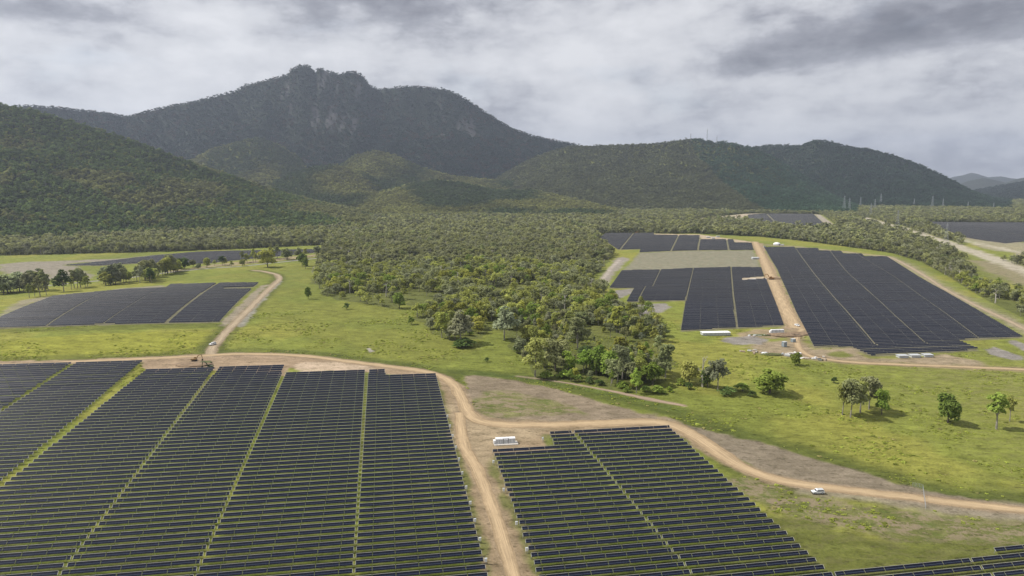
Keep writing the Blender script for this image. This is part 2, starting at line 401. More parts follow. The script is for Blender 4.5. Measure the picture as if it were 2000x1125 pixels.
NEARN = len(FIELDS)
field('mid', c1([(-120, 580), (0, 523), (320, 395), (560, 372), (770, 352), (980, 345), (1010, 325), (1530, 315), (1500, 338), (1320, 345), (1325, 352), (1490, 352), (1300, 547), (600, 562), (0, 583), (-120, 590)]),
      [c1([(610, 375), (275, 575)])+[.8], c1([(940, 355), (605, 566)])+[.6], c1([(1290, 318), (985, 555)])+[1.5]])
field('strip', c1([(385, 210), (720, 176), (920, 152), (1170, 131), (1380, 124), (1900, 114), (1870, 133), (1560, 163), (1380, 181), (1250, 196), (1100, 205), (800, 198), (600, 210)]), [])
field('upper', c7([(200, 30), (650, 28), (655, 45), (1085, 50), (1090, 88), (1390, 88), (1400, 118), (1560, 120), (1582, 185), (1060, 188), (810, 195), (520, 207), (530, 177), (320, 182), (155, 70)]),
      [c7([(465, 28), (340, 182)])+[2], c7([(885, 45), (812, 197)])+[2], c7([(1085, 50), (1062, 190)])+[2], c7([(1330, 86), (1348, 190)])+[2]])
field('middle', [(1214.6, 530), (1287, 528.5), (1354, 525), (1428, 523), (1486.6, 524), (1492, 541), (1449, 544.5), (1449, 549), (1496, 546), (1531, 638), (1330, 648), (1339.6, 588), (1224, 591), (1240, 563.5), (1190.5, 563.5)],
      [c7([(715, 370), (640, 530)])+[.8], c7([(575, 530), (505, 665)])+[.8], c7([(1020, 355), (950, 660)])+[.8], [(1427.5, 521), (1432, 580), (1440, 648)]+[1.0]])
field('big', c6([(527, 367), (690, 367), (700, 372), (815, 372), (822, 386), (940, 388), (952, 402), (1050, 402), (1066, 418), (1185, 418), (1350, 523), (1500, 608), (1700, 725), (1915, 852), (1560, 868), (1688, 920), (1100, 952), (990, 903), (795, 905), (700, 720), (600, 490)]),
      [c6([(690, 365), (780, 490), (920, 660), (1120, 892)])+[.6], c6([(880, 386), (960, 490), (1060, 580), (1230, 740), (1390, 885)])+[.5], c6([(1020, 400), (1230, 530), (1450, 690), (1690, 870)])+[.5]])
field('faraway', c6([(440, 192), (530, 186), (790, 188), (862, 250), (720, 250), (560, 240), (445, 212)]), [c6([(540, 185), (600, 245)])+[3]])
field('farright', c6([(1385, 230), (1500, 232), (1921, 234), (2300, 236), (2300, 330), (1921, 336), (1820, 346), (1700, 330), (1600, 312), (1440, 250)]), [c6([(1660, 262), (1921, 305)])+[3]])

ZP = {}
def z(name, pts): ZP[name] = poly(pts)
z('junction', [(-60, 706), (150, 703), (300, 697), (400, 692), (450, 690), (520, 690), (680, 704), (850, 728), (850, 738), (720, 728), (565, 718), (560, 734), (430, 722), (420, 724), (285, 730), (275, 706), (0, 717), (-60, 720)])
z('pale', [(575, 716), (600, 708), (660, 706), (720, 712), (735, 722), (640, 724), (600, 728)])
z('verge', [(845, 730), (880, 735), (915, 760), (925, 800), (960, 815), (1100, 820), (1300, 812), (1340, 830), (1420, 890), (1500, 925), (1600, 945), (1590, 960), (1500, 945), (1420, 910), (1350, 868), (1305, 838), (1071, 850), (1084, 880), (964, 888), (1000, 975), (1056, 1125), (1090, 1230), (985, 1230), (945, 1110), (900, 930), (862, 780)])
z('island', [(905, 733), (1000, 741), (1100, 765), (1200, 792), (1350, 825), (1300, 822), (1000, 822), (945, 812), (922, 780)])
z('islandgreen', [(925, 757), (1000, 765), (1060, 778), (1130, 795), (1145, 808), (1060, 806), (990, 816), (940, 806), (928, 785)])
z('east', [(1330, 826), (1400, 845), (1500, 868), (1600, 898), (1700, 928), (1800, 955), (1850, 968), (2050, 992), (2050, 1018), (1850, 1000), (1780, 985), (1640, 962), (1500, 930), (1430, 890)])
z('shoulder', [(1560, 948), (1700, 965), (1800, 978), (2050, 1000), (2050, 1028), (1900, 1012), (1780, 1000), (1650, 975), (1560, 962)])
z('scrub', [(1400, 925), (1500, 950), (1600, 970), (1800, 1005), (2100, 1035), (2100, 1080), (1900, 1055), (1750, 1055), (1620, 1030), (1500, 1005), (1460, 970)])
z('mown', [(1440, 985), (1560, 1010), (1640, 1032), (1750, 1058), (1900, 1065), (2100, 1062), (2100, 1250), (1600, 1250), (1560, 1080)])
z('leftdark', [(-50, 640), (432, 632), (440, 660), (405, 690), (300, 697), (-50, 705), (-50, 696), (300, 690), (380, 680), (425, 640), (-50, 652)])
z('grey_n', c1([(1650, 295), (1670, 305), (1450, 560), (1420, 570), (1400, 560)]))
z('grey_w', c1([(1540, 330), (1590, 320), (1480, 440), (1330, 570), (1310, 550), (1440, 430)]))
z('leftpale', c1([(0, 200), (200, 186), (700, 166), (1170, 128), (1400, 122), (900, 156), (400, 200), (560, 260), (540, 285), (300, 300), (280, 260), (0, 256)]))
z('lefttrk', c1([(0, 500), (130, 410), (320, 385), (560, 362), (760, 340), (950, 325), (980, 340), (770, 356), (560, 380), (330, 400), (150, 440), (0, 520)]))
z('stripsouth', c1([(1000, 240), (1250, 205), (1400, 188), (1880, 140), (1890, 155), (1430, 205), (1250, 218), (1000, 245)]))
z('fallow', c7([(520, 210), (810, 197), (1060, 190), (1582, 188), (1650, 350), (1370, 345), (1020, 356), (710, 371), (355, 378), (420, 320)]))
z('dirtroad_e', c6([(458, 338), (522, 345), (540, 400), (600, 495), (650, 620), (700, 720), (745, 800), (720, 830), (640, 800), (600, 690), (555, 560), (500, 430)]))
z('notch', [(1440, 543), (1495, 540), (1502, 545), (1498, 549), (1449, 551), (1446, 548)])
z('f1top', c7([(655, 30), (1085, 38), (1300, 70), (1580, 108), (1570, 122), (1400, 116), (1390, 90), (1090, 86), (1085, 52), (655, 44)]))
z('depot', c6([(420, 900), (480, 870), (640, 860), (700, 850), (760, 880), (800, 912), (990, 908), (1100, 955), (1300, 960), (1500, 940), (1690, 975), (1660, 1000), (1100, 985), (850, 970), (700, 960), (540, 935)]))
z('depot2', c6([(380, 820), (560, 800), (690, 790), (750, 800), (740, 850), (560, 850), (400, 845)]))
z('greyoval', c6([(300, 865), (330, 845), (480, 843), (560, 860), (520, 885), (360, 888)]))
z('grey1', c7([(300, 560), (470, 540), (450, 580), (400, 600), (330, 640), (260, 600)]))
z('grey2', [(1240, 595), (1300, 592), (1310, 600), (1290, 610), (1265, 617), (1245, 610)])
z('grey3', c6([(1715, 915), (1760, 900), (1900, 945), (1921, 965), (1860, 970), (1740, 940)]))
z('grey4', c6([(1820, 865), (1880, 862), (1990, 915), (1990, 960), (1900, 910)]))
z('greenpatch_e', c6([(870, 925), (960, 918), (1000, 940), (960, 955), (880, 945)]))
z('rightdirt', c6([(1600, 430), (1760, 440), (1921, 500), (2100, 560), (2100, 620), (1921, 570), (1800, 540), (1700, 480)]))
z('f4track', c6([(150, 212), (420, 186), (530, 183), (440, 192), (400, 215), (300, 205), (160, 218)]))
z('f4east', c6([(795, 188), (830, 190), (910, 248), (860, 250)]))
z('f5edge', c6([(1590, 308), (1700, 330), (1921, 340), (2100, 345), (2100, 420), (1921, 410), (1700, 370)]))
z('wpale', c7([(300, 265), (360, 245), (430, 265), (300, 380), (230, 500), (130, 510), (200, 400)]))
z('puddle', [(716, 681), (722, 680), (732, 686), (722, 688)])
z('midpasture', c1([(1130, 600), (1250, 600), (1200, 680), (1160, 720), (1100, 735), (0, 772), (0, 655), (600, 605)]))

# forest
FOR = {}
FOR['back'] = poly([(-1200, 492), (0, 499), (110, 497), (230, 494), (340, 491), (480, 486), (640, 478), (700, 500), (900, 470), (1160, 458), (1350, 456), (1480, 462), (1560, 470), (1640, 480), (1740, 494), (1800, 512), (1860, 545), (1930, 588), (2000, 622), (2200, 700), (2600, 640), (2600, 372), (-1200, 372)])
FOR['centre'] = poly([(640, 480), (622, 500), (618, 560), (625, 582), (660, 588), (740, 596), (770, 604), (800, 585), (812, 612), (850, 652), (885, 674), (940, 668), (975, 640), (1010, 668), (1030, 712), (1045, 732), (1120, 742), (1180, 752), (1230, 762), (1290, 742), (1330, 722), (1318, 690), (1290, 652), (1250, 618), (1205, 592), (1165, 560), (1150, 545), (1195, 508), (1212, 490), (1180, 474), (1170, 455), (900, 450)])
_flat = [[0, 0]]
CLEAR = [FIELDS[i]['P'] for i in range(NEARN, len(FIELDS))]+[ZP['f4track'], ZP['f4east'], ZP['f5edge'], ZP['rightdirt'], ZP['f1top'], ZP['stripsouth']]
CORR = poly(c6([(1000, 195), (1090, 200), (1260, 245), (1500, 320), (1700, 385), (1921, 460), (2200, 560), (2200, 660), (1921, 585), (1720, 530), (1600, 440), (1480, 390), (1300, 290), (1150, 250)]))

def forest_mask(X, Y):
    """0..1 density of trees at a ground point"""
    Xn = X+14*(fbm(X, Y, 40, 3, 31)-.5)*2; Yn = Y+22*(fbm(X, Y, 45, 3, 32)-.5)*2
    r = np.hypot(X, Y)
    m = inside(FOR['back'], X, Y) | inside(FOR['centre'], Xn, Yn) | ((r > 2400))
    d = m.astype(float)
    for P in CLEAR:
        x0, y0 = P.min(0)-12; x1, y1 = P.max(0)+12; x0 -= abs(x0)*.1; y0 *= .9
        s = (X > x0) & (X < x1) & (Y > y0) & (Y < y1)
        if s.any():
            q = np.maximum.reduce([sdf(P, X[s]*f_, Y[s]*f_) for f_ in (1.0, 1.04, 1.085)]); dd = d[s]; dd[q > -7] = 0; d[s] = dd
    s = inside(CORR, X, Y) | inside(CORR, X*1.05, Y*1.05) | inside(CORR, X*1.09, Y*1.09); d[s] *= .24
    s = dist_line(PERIM, X, Y) < 12; d[s] = 0
    s = (dist_line(LINE_TRK, X, Y) < 9) | (dist_line(LINE_TRK, X*1.05, Y*1.05) < 16); d[s] = 0
    s = dist_line(WTRK, X, Y) < 10; d[s] = 0
    s = dist_line(GREY_RD, X, Y) < 8; d[s] = 0
    return d

# ------------------------------------------------------------------ ground sheet
print('ground...')
az = np.concatenate([np.linspace(-62, -38, 60, endpoint=False), np.linspace(-38, 38, 930), np.linspace(38, 62, 61)[1:]])*math.pi/180
rr = np.concatenate([np.geomspace(25, 170, 24, endpoint=False), np.geomspace(170, 1400, 700, endpoint=False), np.geomspace(1400, 16500, 330)])
AZ, RR = np.meshgrid(az, rr)
GX = RR*np.sin(AZ); GY = RR*np.cos(AZ)
GZ = H(GX, GY)
_, LI = hills(GX, GY)
GZ = np.where(RR > 15000, GZ-60*sstep(15000, 16500, RR), GZ)
X = GX.ravel(); Y = GY.ravel(); Rr = RR.ravel()
N = X.size
def fb(sc, oc, s, g=.5): return fbm(X, Y, sc, oc, s, g)
nA = fb(60, 4, 1); nB = fb(14, 4, 2); nC = fb(5, 3, 3); nD = fb(220, 3, 4)
def lerp(c, col, k): return c*(1-k[:, None])+np.asarray(col)[None, :]*k[:, None]
col = np.zeros((N, 3)); mot = np.zeros(N)
col[:] = (.182, .205, .038)
col = lerp(col, (.245, .235, .048), sstep(.45, .62, nA)*.7)
col = lerp(col, (.130, .150, .030), sstep(.52, .70, nD)*.55)
# pasture east: duller, clumpier
ep = sstep(150, 330, X)*sstep(700, 480, Rr)
col = lerp(col, (.172, .184, .038), ep*.8)
mot += .22*ep
def zone(name, c, feather=2.5, namp=5.0, k=1.0, m=None, P=None, nsd=9):
    global col, mot
    P = ZP[name] if P is None else P
    pad = feather+namp+3; x0, y0 = P.min(0)-pad; x1, y1 = P.max(0)+pad
    s = np.nonzero((X > x0) & (X < x1) & (Y > y0) & (Y < y1))[0]
    if not len(s): return
    q = sdf(P, X[s], Y[s])+namp*(fbm(X[s], Y[s], namp*2.2, 4, nsd)-.5)*2
    a = sstep(-feather, feather, q)*k
    if c is not None: col[s] = col[s]*(1-a[:, None])+np.asarray(c)[None]*a[:, None]
    if m is not None: mot[s] = mot[s]*(1-a)+m*a
def band(P, c, wdt, feather, namp=2.0, k=1.0, m=None):
    global col, mot
    pad = wdt+feather+namp+3; x0, y0 = P.min(0)-pad; x1, y1 = P.max(0)+pad
    s = np.nonzero((X > x0) & (X < x1) & (Y > y0) & (Y < y1))[0]
    q = wdt-dist_line(P, X[s], Y[s])+namp*(fbm(X[s], Y[s], 8, 3, 77)-.5)*2
    a = sstep(-feather, feather, q)*k
    col[s] = col[s]*(1-a[:, None])+np.asarray(c)[None]*a[:, None]
    if m is not None: mot[s] = mot[s]*(1-a)+m*a
TAN = (.46, .335, .225); BRN = (.250, .188, .115); GRY = (.30, .28, .255); DGR = (.085, .098, .022); PGR = (.080, .100, .014)
zone('midpasture', (.225, .230, .036), 3, 4)
zone('leftdark', DGR, 3, 3, .55)
for P, wd in ROADS.values(): band(P, DGR, wd/2+6, 4, 3, .75)
# strip of dark grass between road and pasture on the east side
band(poly([(900, 728), (1000, 735), (1150, 765), (1300, 803), (1420, 842), (1560, 880), (1700, 922), (1850, 965), (2080, 990)]), (.078, .096, .020), 8, 6, 5, .85)
band(poly([(450, 683), (600, 686), (760, 706), (900, 728)]), (.078, .096, .022), 3, 5, 4, .85)
zone('stripsouth', (.30, .23, .16), 5, 8, .7)
zone('leftpale', (.25, .22, .185), 6, 14, .9, .2)
zone('lefttrk', (.25, .22, .17), 4, 8, .8, .2)
for i, fd in enumerate(FIELDS):
    g = PGR if i < NEARN else (.165, .155, .10)
    zone(None, g, 2.0, 2.0, .95, .12, P=fd['P'])
zone('scrub', (.135, .140, .045), 4, 8, 1, .75)
zone('mown', (.105, .115, .026), 5, 8, .9, .12)
zone('fallow', (.215, .210, .150), 4, 4, 1, .45)
zone('f1top', (.40, .32, .22), 4, 5)
zone('wpale', (.27, .24, .20), 4, 6)
for nm in ('grey_n', 'grey_w'): zone(nm, GRY, 2, 4, .75, .2)
zone('grey_w', BRN, 2, 4, .5)
zone('verge', BRN, 1.8, 2.5, 1, .10)
band(poly([(853, 740), (900, 905), (930, 1020), (958, 1125)]), (.12, .13, .035), 1.3, 1.5, 2.5, .9)
band(poly([(960, 900), (985, 970), (1020, 1040), (1050, 1125)]), (.13, .14, .04), 2.0, 2.0, 3.5, .9)
band(poly([(1064, 850), (1078, 872)]), (.12, .14, .03), 2.0, 1.0, 1.5, .9)
ZP['yard'] = poly([(868, 775), (905, 800), (935, 826), (1075, 836), (1062, 852), (960, 872), (955, 900), (930, 915), (898, 870)])
zone('yard', (.325, .255, .162), 4, 6, .9, .0)
zone('island', (.225, .180, .125), 2, 5, 1, .06)
zone('islandgreen', (.15, .155, .05), 3, 9, .85, .95)
zone('east', (.200, .166, .118), 1.6, 3, 1, .05)
zone('shoulder', (.25, .215, .155), 3, 6, .8, .2)
zone('junction', (.31, .23, .15), 1.5, 3, 1, .0)
zone('pale', (.46, .36, .26), 2, 5, .9, .0)
zone('dirtroad_e', (.31, .23, .15), 2.5, 4)
zone('notch', (.45, .38, .28), 2, 3)
zone('depot', (.30, .235, .165), 4, 8, .9, .15)
zone('depot2', (.30, .225, .15), 3, 7, .85, .15)
for nm in ('greyoval', 'grey1', 'grey2', 'grey3', 'grey4'): zone(nm, (.235, .215, .20), 2, 3, .95, .05)
zone('greenpatch_e', (.15, .165, .035), 3, 5)
zone('rightdirt', (.26, .22, .14), 8, 20, .8, .5)
zone('f4track', (.42, .35, .26), 5, 8); zone('f4east', (.33, .29, .23), 5, 6); zone('f5edge', (.30, .26, .20), 8, 20, .7)
zone('puddle', (.36, .33, .30), .8, .6)
band(PERIM, (.31, .255, .185), 6, 5, 5, .9); band(PERIM, (.24, .22, .13), 14, 8, 8, .4)
band(LINE_TRK, (.47, .42, .34), 15, 8, 10, .95)
band(poly(c6([(1240, 250), (1450, 300), (1700, 350), (1921, 395), (2100, 430)])), (.5, .45, .36), 10, 10, 16, .6)
band(EAST, BRN, 6, 4, 4, .8)
for key in ('main', 'north', 'spur'):
    P, wd = ROADS[key]; band(P, (.27, .205, .135), wd/2+.8, 1.4, 1.2, .9, .0)
band(CREEK, (.36, .27, .20), 1.6, 1.0, 1.2, .95, 0)
band(poly([(940, 730), (1010, 737), (1100, 751), (1200, 770), (1330, 800)]), (.085, .115, .025), 4, 3, 3, .6)
band(WTRK, (.38, .33, .28), 3, 2, 2, .8)
# forest floor
fm = np.zeros(N)
s = np.nonzero(Rr > 380)[0]
fm[s] = forest_mask(X[s], Y[s])
fl = fm > .5
k = np.where(fl, .85, 0.)
col = lerp(col, (.095, .105, .032), k*(.75+.25*nB)); mot = mot*(1-k)
for L_, cf in ((1, (.022, .032, .026)), (0, (.045, .055, .022)), (7, (.030, .042, .026))):  # mountain floor dark as well, cloud shade put into its colour
    k2 = (LI.ravel() == L_).astype(float)*.9; col = lerp(col, cf, k2)
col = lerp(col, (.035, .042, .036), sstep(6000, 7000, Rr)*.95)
k = sstep(330, 700, Rr)*inside(CORR, X, Y)
col = lerp(col, (.17, .16, .08), k*.2)
# rock faces on the main mountain
li = LI.ravel(); Zv = GZ.ravel()
rock = ((li == 1) & (Zv > 420) & (X > -1500)).astype(float)*sstep(.55, .63, fb(150, 4, 61))*sstep(.50, .56, fbm(X*2.6, Zv*.45, 55, 4, 63, .6))
col = lerp(col, (.092, .088, .086), rock*.85)
rockmap = (rr, az, rock.reshape(GX.shape))
col *= (.86+.28*nC)[:, None]
V = np.stack([X, Y, Zv], 1)
nr, na = GX.shape
I = np.arange(nr*na).reshape(nr, na)
Fq = np.stack([I[:-1, :-1].ravel(), I[:-1, 1:].ravel(), I[1:, 1:].ravel(), I[1:, :-1].ravel()], 1)[:, ::-1]

def ground_mat():
    m, t = newmat('ground_cover')
    pos = t.n('ShaderNodeNewGeometry').outputs['Position']
    c = t.n('ShaderNodeAttribute', attribute_name='col').outputs['Color']
    mo = t.n('ShaderNodeAttribute', attribute_name='mot').outputs['Fac']
    rockA = t.n('ShaderNodeAttribute', attribute_name='rock').outputs['Fac']
    p = t.mapping(pos, (1, 1, .2))
    wide = t.mapping(pos, (.45, 1.0, .2), rot=(0, 0, .25))
    a = t.noise(p, .05, 4, .6); b = t.noise(wide, .22, 5, .62); d = t.noise(p, .9, 5, .7); tuft = t.noise(wide, .55, 3, .6, .6)
    k = t.m('MULTIPLY', t.rng(b, .3, .72, .72, 1.27), t.rng(d, .25, .75, .70, 1.28))
    k = t.m('MULTIPLY', k, t.rng(a, .3, .7, .9, 1.1))
    k = t.m('MULTIPLY', k, t.rng(tuft, .56, .68, 1.0, .55))  # dark tufts, their shadow dashes painted into the ground colour
    kk = t.n('ShaderNodeCombineColor', ins={0: k, 1: k, 2: t.m('POWER', k, 1.1)}).outputs[0]
    c2 = t.mix(1.0, c, kk, 'MULTIPLY')
    dn = t.m('ADD', t.noise(wide, .20, 6, .70, .4), t.m('MULTIPLY', t.m('SUBTRACT', t.noise(p, .75, 4, .7), .5), .38))
    df = t.m('MULTIPLY', t.rng(dn, .48, .55), mo)
    c3 = t.mix(df, c2, (.25, .195, .135))
    gf = t.m('MULTIPLY', t.rng(t.m('ADD', t.noise(p, .13, 5, .7), t.m('MULTIPLY', t.m('SUBTRACT', t.noise(p, .9, 3, .7), .5), .3)), .54, .60), t.m('MULTIPLY', mo, .8))
    c3 = t.mix(gf, c3, (.085, .115, .02))
    bmp = t.n('ShaderNodeBump', ins={'Strength': .55, 'Distance': 1.2, 'Height': t.m('ADD', d, t.m('MULTIPLY', b, 1.6))})
    bs = t.n('ShaderNodeBsdfPrincipled', ins={'Base Color': c3, 'Roughness': .95, 'Normal': bmp.outputs[0], 'Specular IOR Level': .15})
    t.n('ShaderNodeOutputMaterial', ins={0: bs.outputs[0]})
    return m
M['ground'] = ground_mat()
go = meshobj('ground', V, Fq, M['ground'], smooth=True, attrs={'col': ('FLOAT_COLOR', 'POINT', np.concatenate([col, np.ones((N, 1))], 1)), 'mot': ('FLOAT', 'POINT', mot), 'rock': ('FLOAT', 'POINT', rock)})
tag(go, kind='structure')

# ------------------------------------------------------------------ dirt roads, draped ribbons
def road_mat(name, light, dark, ruts=True):
    m, t = newmat(name)
    pos = t.n('ShaderNodeNewGeometry').outputs['Position']
    s = t.n('ShaderNodeSeparateXYZ', ins={0: t.n('ShaderNodeUVMap').outputs[0]})
    u, v = s.outputs[0], s.outputs[1]                                # v across -1..1, u metres along
    av = t.m('ABSOLUTE', v)
    stretch = t.n('ShaderNodeCombineXYZ', ins={0: t.m('MULTIPLY', u, .035), 1: t.m('MULTIPLY', v, 4.0), 2: 0.0}).outputs[0]
    st = t.noise(stretch, 1.6, 5, .65); n = t.noise(pos, .35, 5, .65); fine = t.noise(pos, 2.2, 4, .7)
    ed = t.rng(t.m('ADD', av, t.m('MULTIPLY', t.m('SUBTRACT', n, .5), 1.1)), .30, .95)
    k = t.m('MULTIPLY', t.rng(st, .32, .68, .66, 1.22), t.rng(fine, .2, .8, .88, 1.12))
    kk = t.n('ShaderNodeCombineColor', ins={0: k, 1: k, 2: k}).outputs[0]
    c = t.mix(ed, light, dark)
    c = t.mix(1.0, c, kk, 'MULTIPLY')
    b = t.n('ShaderNodeBsdfPrincipled', ins={'Base Color': c, 'Roughness': .95, 'Specular IOR Level': .1})
    t.n('ShaderNodeOutputMaterial', ins={0: b.outputs[0]})
    return m
M['dirt'] = road_mat('dirt_road', (.425, .318, .195), (.270, .200, .120))
M['dirt2'] = road_mat('dirt_track', (.355, .285, .195), (.25, .20, .135))
M['seal'] = road_mat('worn_bitumen', (.235, .225, .215), (.27, .25, .22))
M['water'] = road_mat('muddy_creek', (.33, .25, .185), (.2, .16, .1))
def smooth_path(P, step):
    n = len(P); out = []
    for i in range(n-1):
        p0 = P[max(i-1, 0)]; p1 = P[i]; p2 = P[i+1]; p3 = P[min(i+2, n-1)]
        m = max(2, int(np.linalg.norm(p2-p1)/step))
        for k in range(m):
            t = k/m
            out.append(.5*((2*p1)+(-p0+p2)*t+(2*p0-5*p1+4*p2-p3)*t*t+(-p0+3*p1-3*p2+p3)*t**3))
    out.append(P[-1]); return np.array(out)
def ribbon(name, P, width, mat, step=1.6, lift=.05, wob=.16, wfun=None, seed=0):
    Q = smooth_path(P, step)
    T = np.gradient(Q, axis=0); T /= np.linalg.norm(T, axis=1)[:, None]; Nn = np.stack([-T[:, 1], T[:, 0]], 1)
    L = np.concatenate([[0], np.cumsum(np.linalg.norm(np.diff(Q, axis=0), axis=1))])
    nc = 9; V = []; UV = []
    vv = np.linspace(-1, 1, nc)
    for j, v in enumerate(vv):
        side = 11 if v > 0 else 23
        wd = width/2*(1+wob*2*(fbm(L, L*0+side, 7, 4, 40+seed)-.5)*2)
        if wfun is not None: wd = wd*wfun(L/L[-1])
        XY = Q+Nn*(wd*v)[:, None]
        V.append(np.stack([XY[:, 0], XY[:, 1], H(XY[:, 0], XY[:, 1])+lift*(1 if abs(v) < .99 else .1)], 1)); UV.append(np.stack([L, np.full_like(L, v)], 1))
    n = len(Q); V = np.stack(V, 1).reshape(-1, 3); UV = np.stack(UV, 1).reshape(-1, 2)
    I = np.arange(n*nc).reshape(n, nc)
    Fc = np.stack([I[:-1, :-1].ravel(), I[1:, :-1].ravel(), I[1:, 1:].ravel(), I[:-1, 1:].ravel()], 1)[:, ::-1]
    o = meshobj(name, V, Fc, mat, uv=UV[Fc.ravel()], smooth=True)
    return tag(o, kind='structure')
ribbon('dirt_road', ROADS['main'][0], 7.5, M['dirt'], wfun=lambda t: np.interp(t, [0, .3, .5, .62, .75, .85, 1], [.8, .8, .95, 1.15, 1.35, 1.0, .85]), lift=.12, seed=1)
ribbon('dirt_spur_road', ROADS['spur'][0], 4.6, M['dirt'], lift=.09, seed=2, wfun=lambda t: np.interp(t, [0, .25, 1], [1.2, 1.3, 1]))
ribbon('dirt_lane', ROADS['north'][0], 6.2, M['dirt2'], lift=.09, seed=3)
ribbon('sealed_road', GREY_RD, 8, M['seal'], lift=.15, step=4, wob=.05, seed=4)
ribbon('dirt_track', EAST, 5.5, M['dirt'], lift=.12, step=3, seed=5)
ribbon('perimeter_track', PERIM, 6, M['dirt2'], lift=.15, step=4, seed=6)
ribbon('site_track', MIDTRK, 15, M['dirt'], lift=.13, step=3, seed=8, wob=.08)
ribbon('creek', CREEK, 3.2, M['water'], lift=.06, seed=7, wfun=lambda t: np.interp(t, [0, .5, .8, 1], [.25, .6, 1.9, .9]))

# ------------------------------------------------------------------ solar rows
print('solar...')
ALLEY = np.array([-.189, .982]); ALLEY /= np.linalg.norm(ALLEY); ROWD = np.array([ALLEY[1], -ALLEY[0]])
PITCHR = 4.25; TILT = R(38); TL = 7.0; GAP = .2; PW = 1.42; HC = 1.45
def clip_row(P, v):
    """u intervals of the line at offset v inside polygon P"""
    u = P@ROWD; w_ = P@ALLEY-v; xs = []
    for i in range(len(P)):
        j = (i+1) % len(P)
        if (w_[i] > 0) != (w_[j] > 0): xs.append(u[i]+(u[j]-u[i])*w_[i]/(w_[i]-w_[j]))
    xs.sort(); return [(xs[k], xs[k+1]) for k in range(0, len(xs)-1, 2)]
def rows_of(fd, pitch=PITCHR):
    P = fd['P']; vs = P@ALLEY; out = []
    k0 = math.ceil(vs.min()/pitch)
    for k in range(k0, int(vs.max()/pitch)+1):
        v = k*pitch
        for (a, b) in clip_row(P, v):
            cuts = []
            for (A, hw) in fd['A']:
                ua = A@ROWD; va = A@ALLEY; o = np.argsort(va)
                if va.min()-pitch < v < va.max()+pitch: cuts.append((np.interp(v, va[o], ua[o]), hw))
            cuts.sort(); s = a
            for c, hw in cuts:
                if c-hw > s+3 and c < b: out.append((v, s, c-hw)); s = c+hw
                elif c > a and c < b: s = max(s, c+hw)
            if b-s > 3: out.append((v, s, b))
    return out
def project(p):
    x, y, zz = p[0], p[1], p[2]-CAMH
    dep = y*cp-zz*sp; up = y*sp+zz*cp
    return 1000+F*x/dep, 562.5-F*up/dep, dep
near_rows = []; far_rows = []
for i, fd in enumerate(FIELDS):
    rs = rows_of(fd)
    if i < NEARN:
        rs.sort(key=lambda q: q[0]); rs = rs[::-1]                   # far end first
        last = None; n = 0
        for v, a, b in rs:
            n += 1
            c = ROWD*((a+b)/2)+ALLEY*v
            vis = False
            for uu in np.linspace(a, b, 7):
                q = ROWD*uu+ALLEY*v; pz = near_plane(q[0], q[1])+HC
                px, py, dep = project((q[0], q[1], pz))
                if -5 < px < 2005 and py < 1133: vis = True
            near_rows.append((i, n, v, a, b, vis, math.hypot(*c)))
    else:
        far_rows += [(i, v, a, b) for v, a, b in rs]
cand = [q for q in near_rows if q[5]]
cand.sort(key=lambda q: q[6]); keep = cand[:300]; rest = cand[300:]
print('near rows', len(near_rows), 'visible', len(cand), 'rest', len(rest), 'far', len(far_rows))

_cache = {}
Mt = Matrix.Rotation(TILT, 4, 'X')                                   # lower edge towards -Y (the camera)
def table_mesh(n):
    if ('t', n) in _cache: return _cache[('t', n)]
    L = n; x0 = -L/2; x1 = L/2; th = .05
    V = [(x, y, zz) for zz in (-th/2, th/2) for y in (-PW/2, PW/2-.09) for x in (x0, x1)]
    V = [tuple(Mt @ Vector(q)) for q in V]
    Fs = [(0, 2, 3, 1), (4, 5, 7, 6), (0, 1, 5, 4), (2, 6, 7, 3), (0, 4, 6, 2), (1, 3, 7, 5)]
    me = bpy.data.meshes.new('module_table'); me.from_pydata(V, [], Fs); me.materials.append(M['solar']); me.materials.append(M['rail'])
    l = me.uv_layers.new(name='UVMap')
    for p in me.polygons:
        for li_ in p.loop_indices:
            vi = me.loops[li_].vertex_index; x = V[vi][0]
            l.data[li_].uv = (x-x0, 1.0 if (vi % 4) >= 2 else 0.0) if p.index == 1 else (0.5, .3)
        p.material_index = 0 if p.index in (1,) else 1
    _cache[('t', n)] = me; return me
def rail_mesh(nn):                                                   # pale edge strip of one row; nn = tuple of (x0, x1)
    mb = MB()
    for x0, x1 in nn: mb.box(x0, x1, PW/2-.088, PW/2+.0, -.03, .06, Mt)
    return mb
def tube_mesh(L):
    k = ('r', round(L))
    if k not in _cache:
        mb = MB(); mb.box(-k[1]/2, k[1]/2, -.07, .07, -.22, -.08); me = bpy.data.meshes.new('torque_tube')
        me.from_pydata(mb.v, [], mb.f); me.materials.append(M['midgrey']); _cache[k] = me
    return _cache[k]
def post_mesh():
    if 'p' not in _cache:
        mb = MB(); mb.box(-.06, .06, -.05, .05, -.4, HC-.1); me = bpy.data.meshes.new('post'); me.from_pydata(mb.v, [], mb.f); me.materials.append(M['galv']); _cache['p'] = me
    return _cache['p']
def bracket_mesh():
    if 'b' not in _cache:
        mb = MB(); mb.box(-.05, .05, -PW/2+.02, PW/2-.1, -.02, .07, Mt); me = bpy.data.meshes.new('end_bracket'); me.from_pydata(mb.v, [], mb.f); me.materials.append(M['rail']); _cache['b'] = me
    return _cache['b']
def tray_mesh():
    if 'c' not in _cache:
        mb = MB(); mb.box(0, 1.5, -.07, .07, .75, .85); mb.box(.05, .15, -.05, .05, 0, .55); me = bpy.data.meshes.new('cable_tray'); me.from_pydata(mb.v, [], mb.f); me.materials.append(M['tray']); _cache['c'] = me
    return _cache['c']
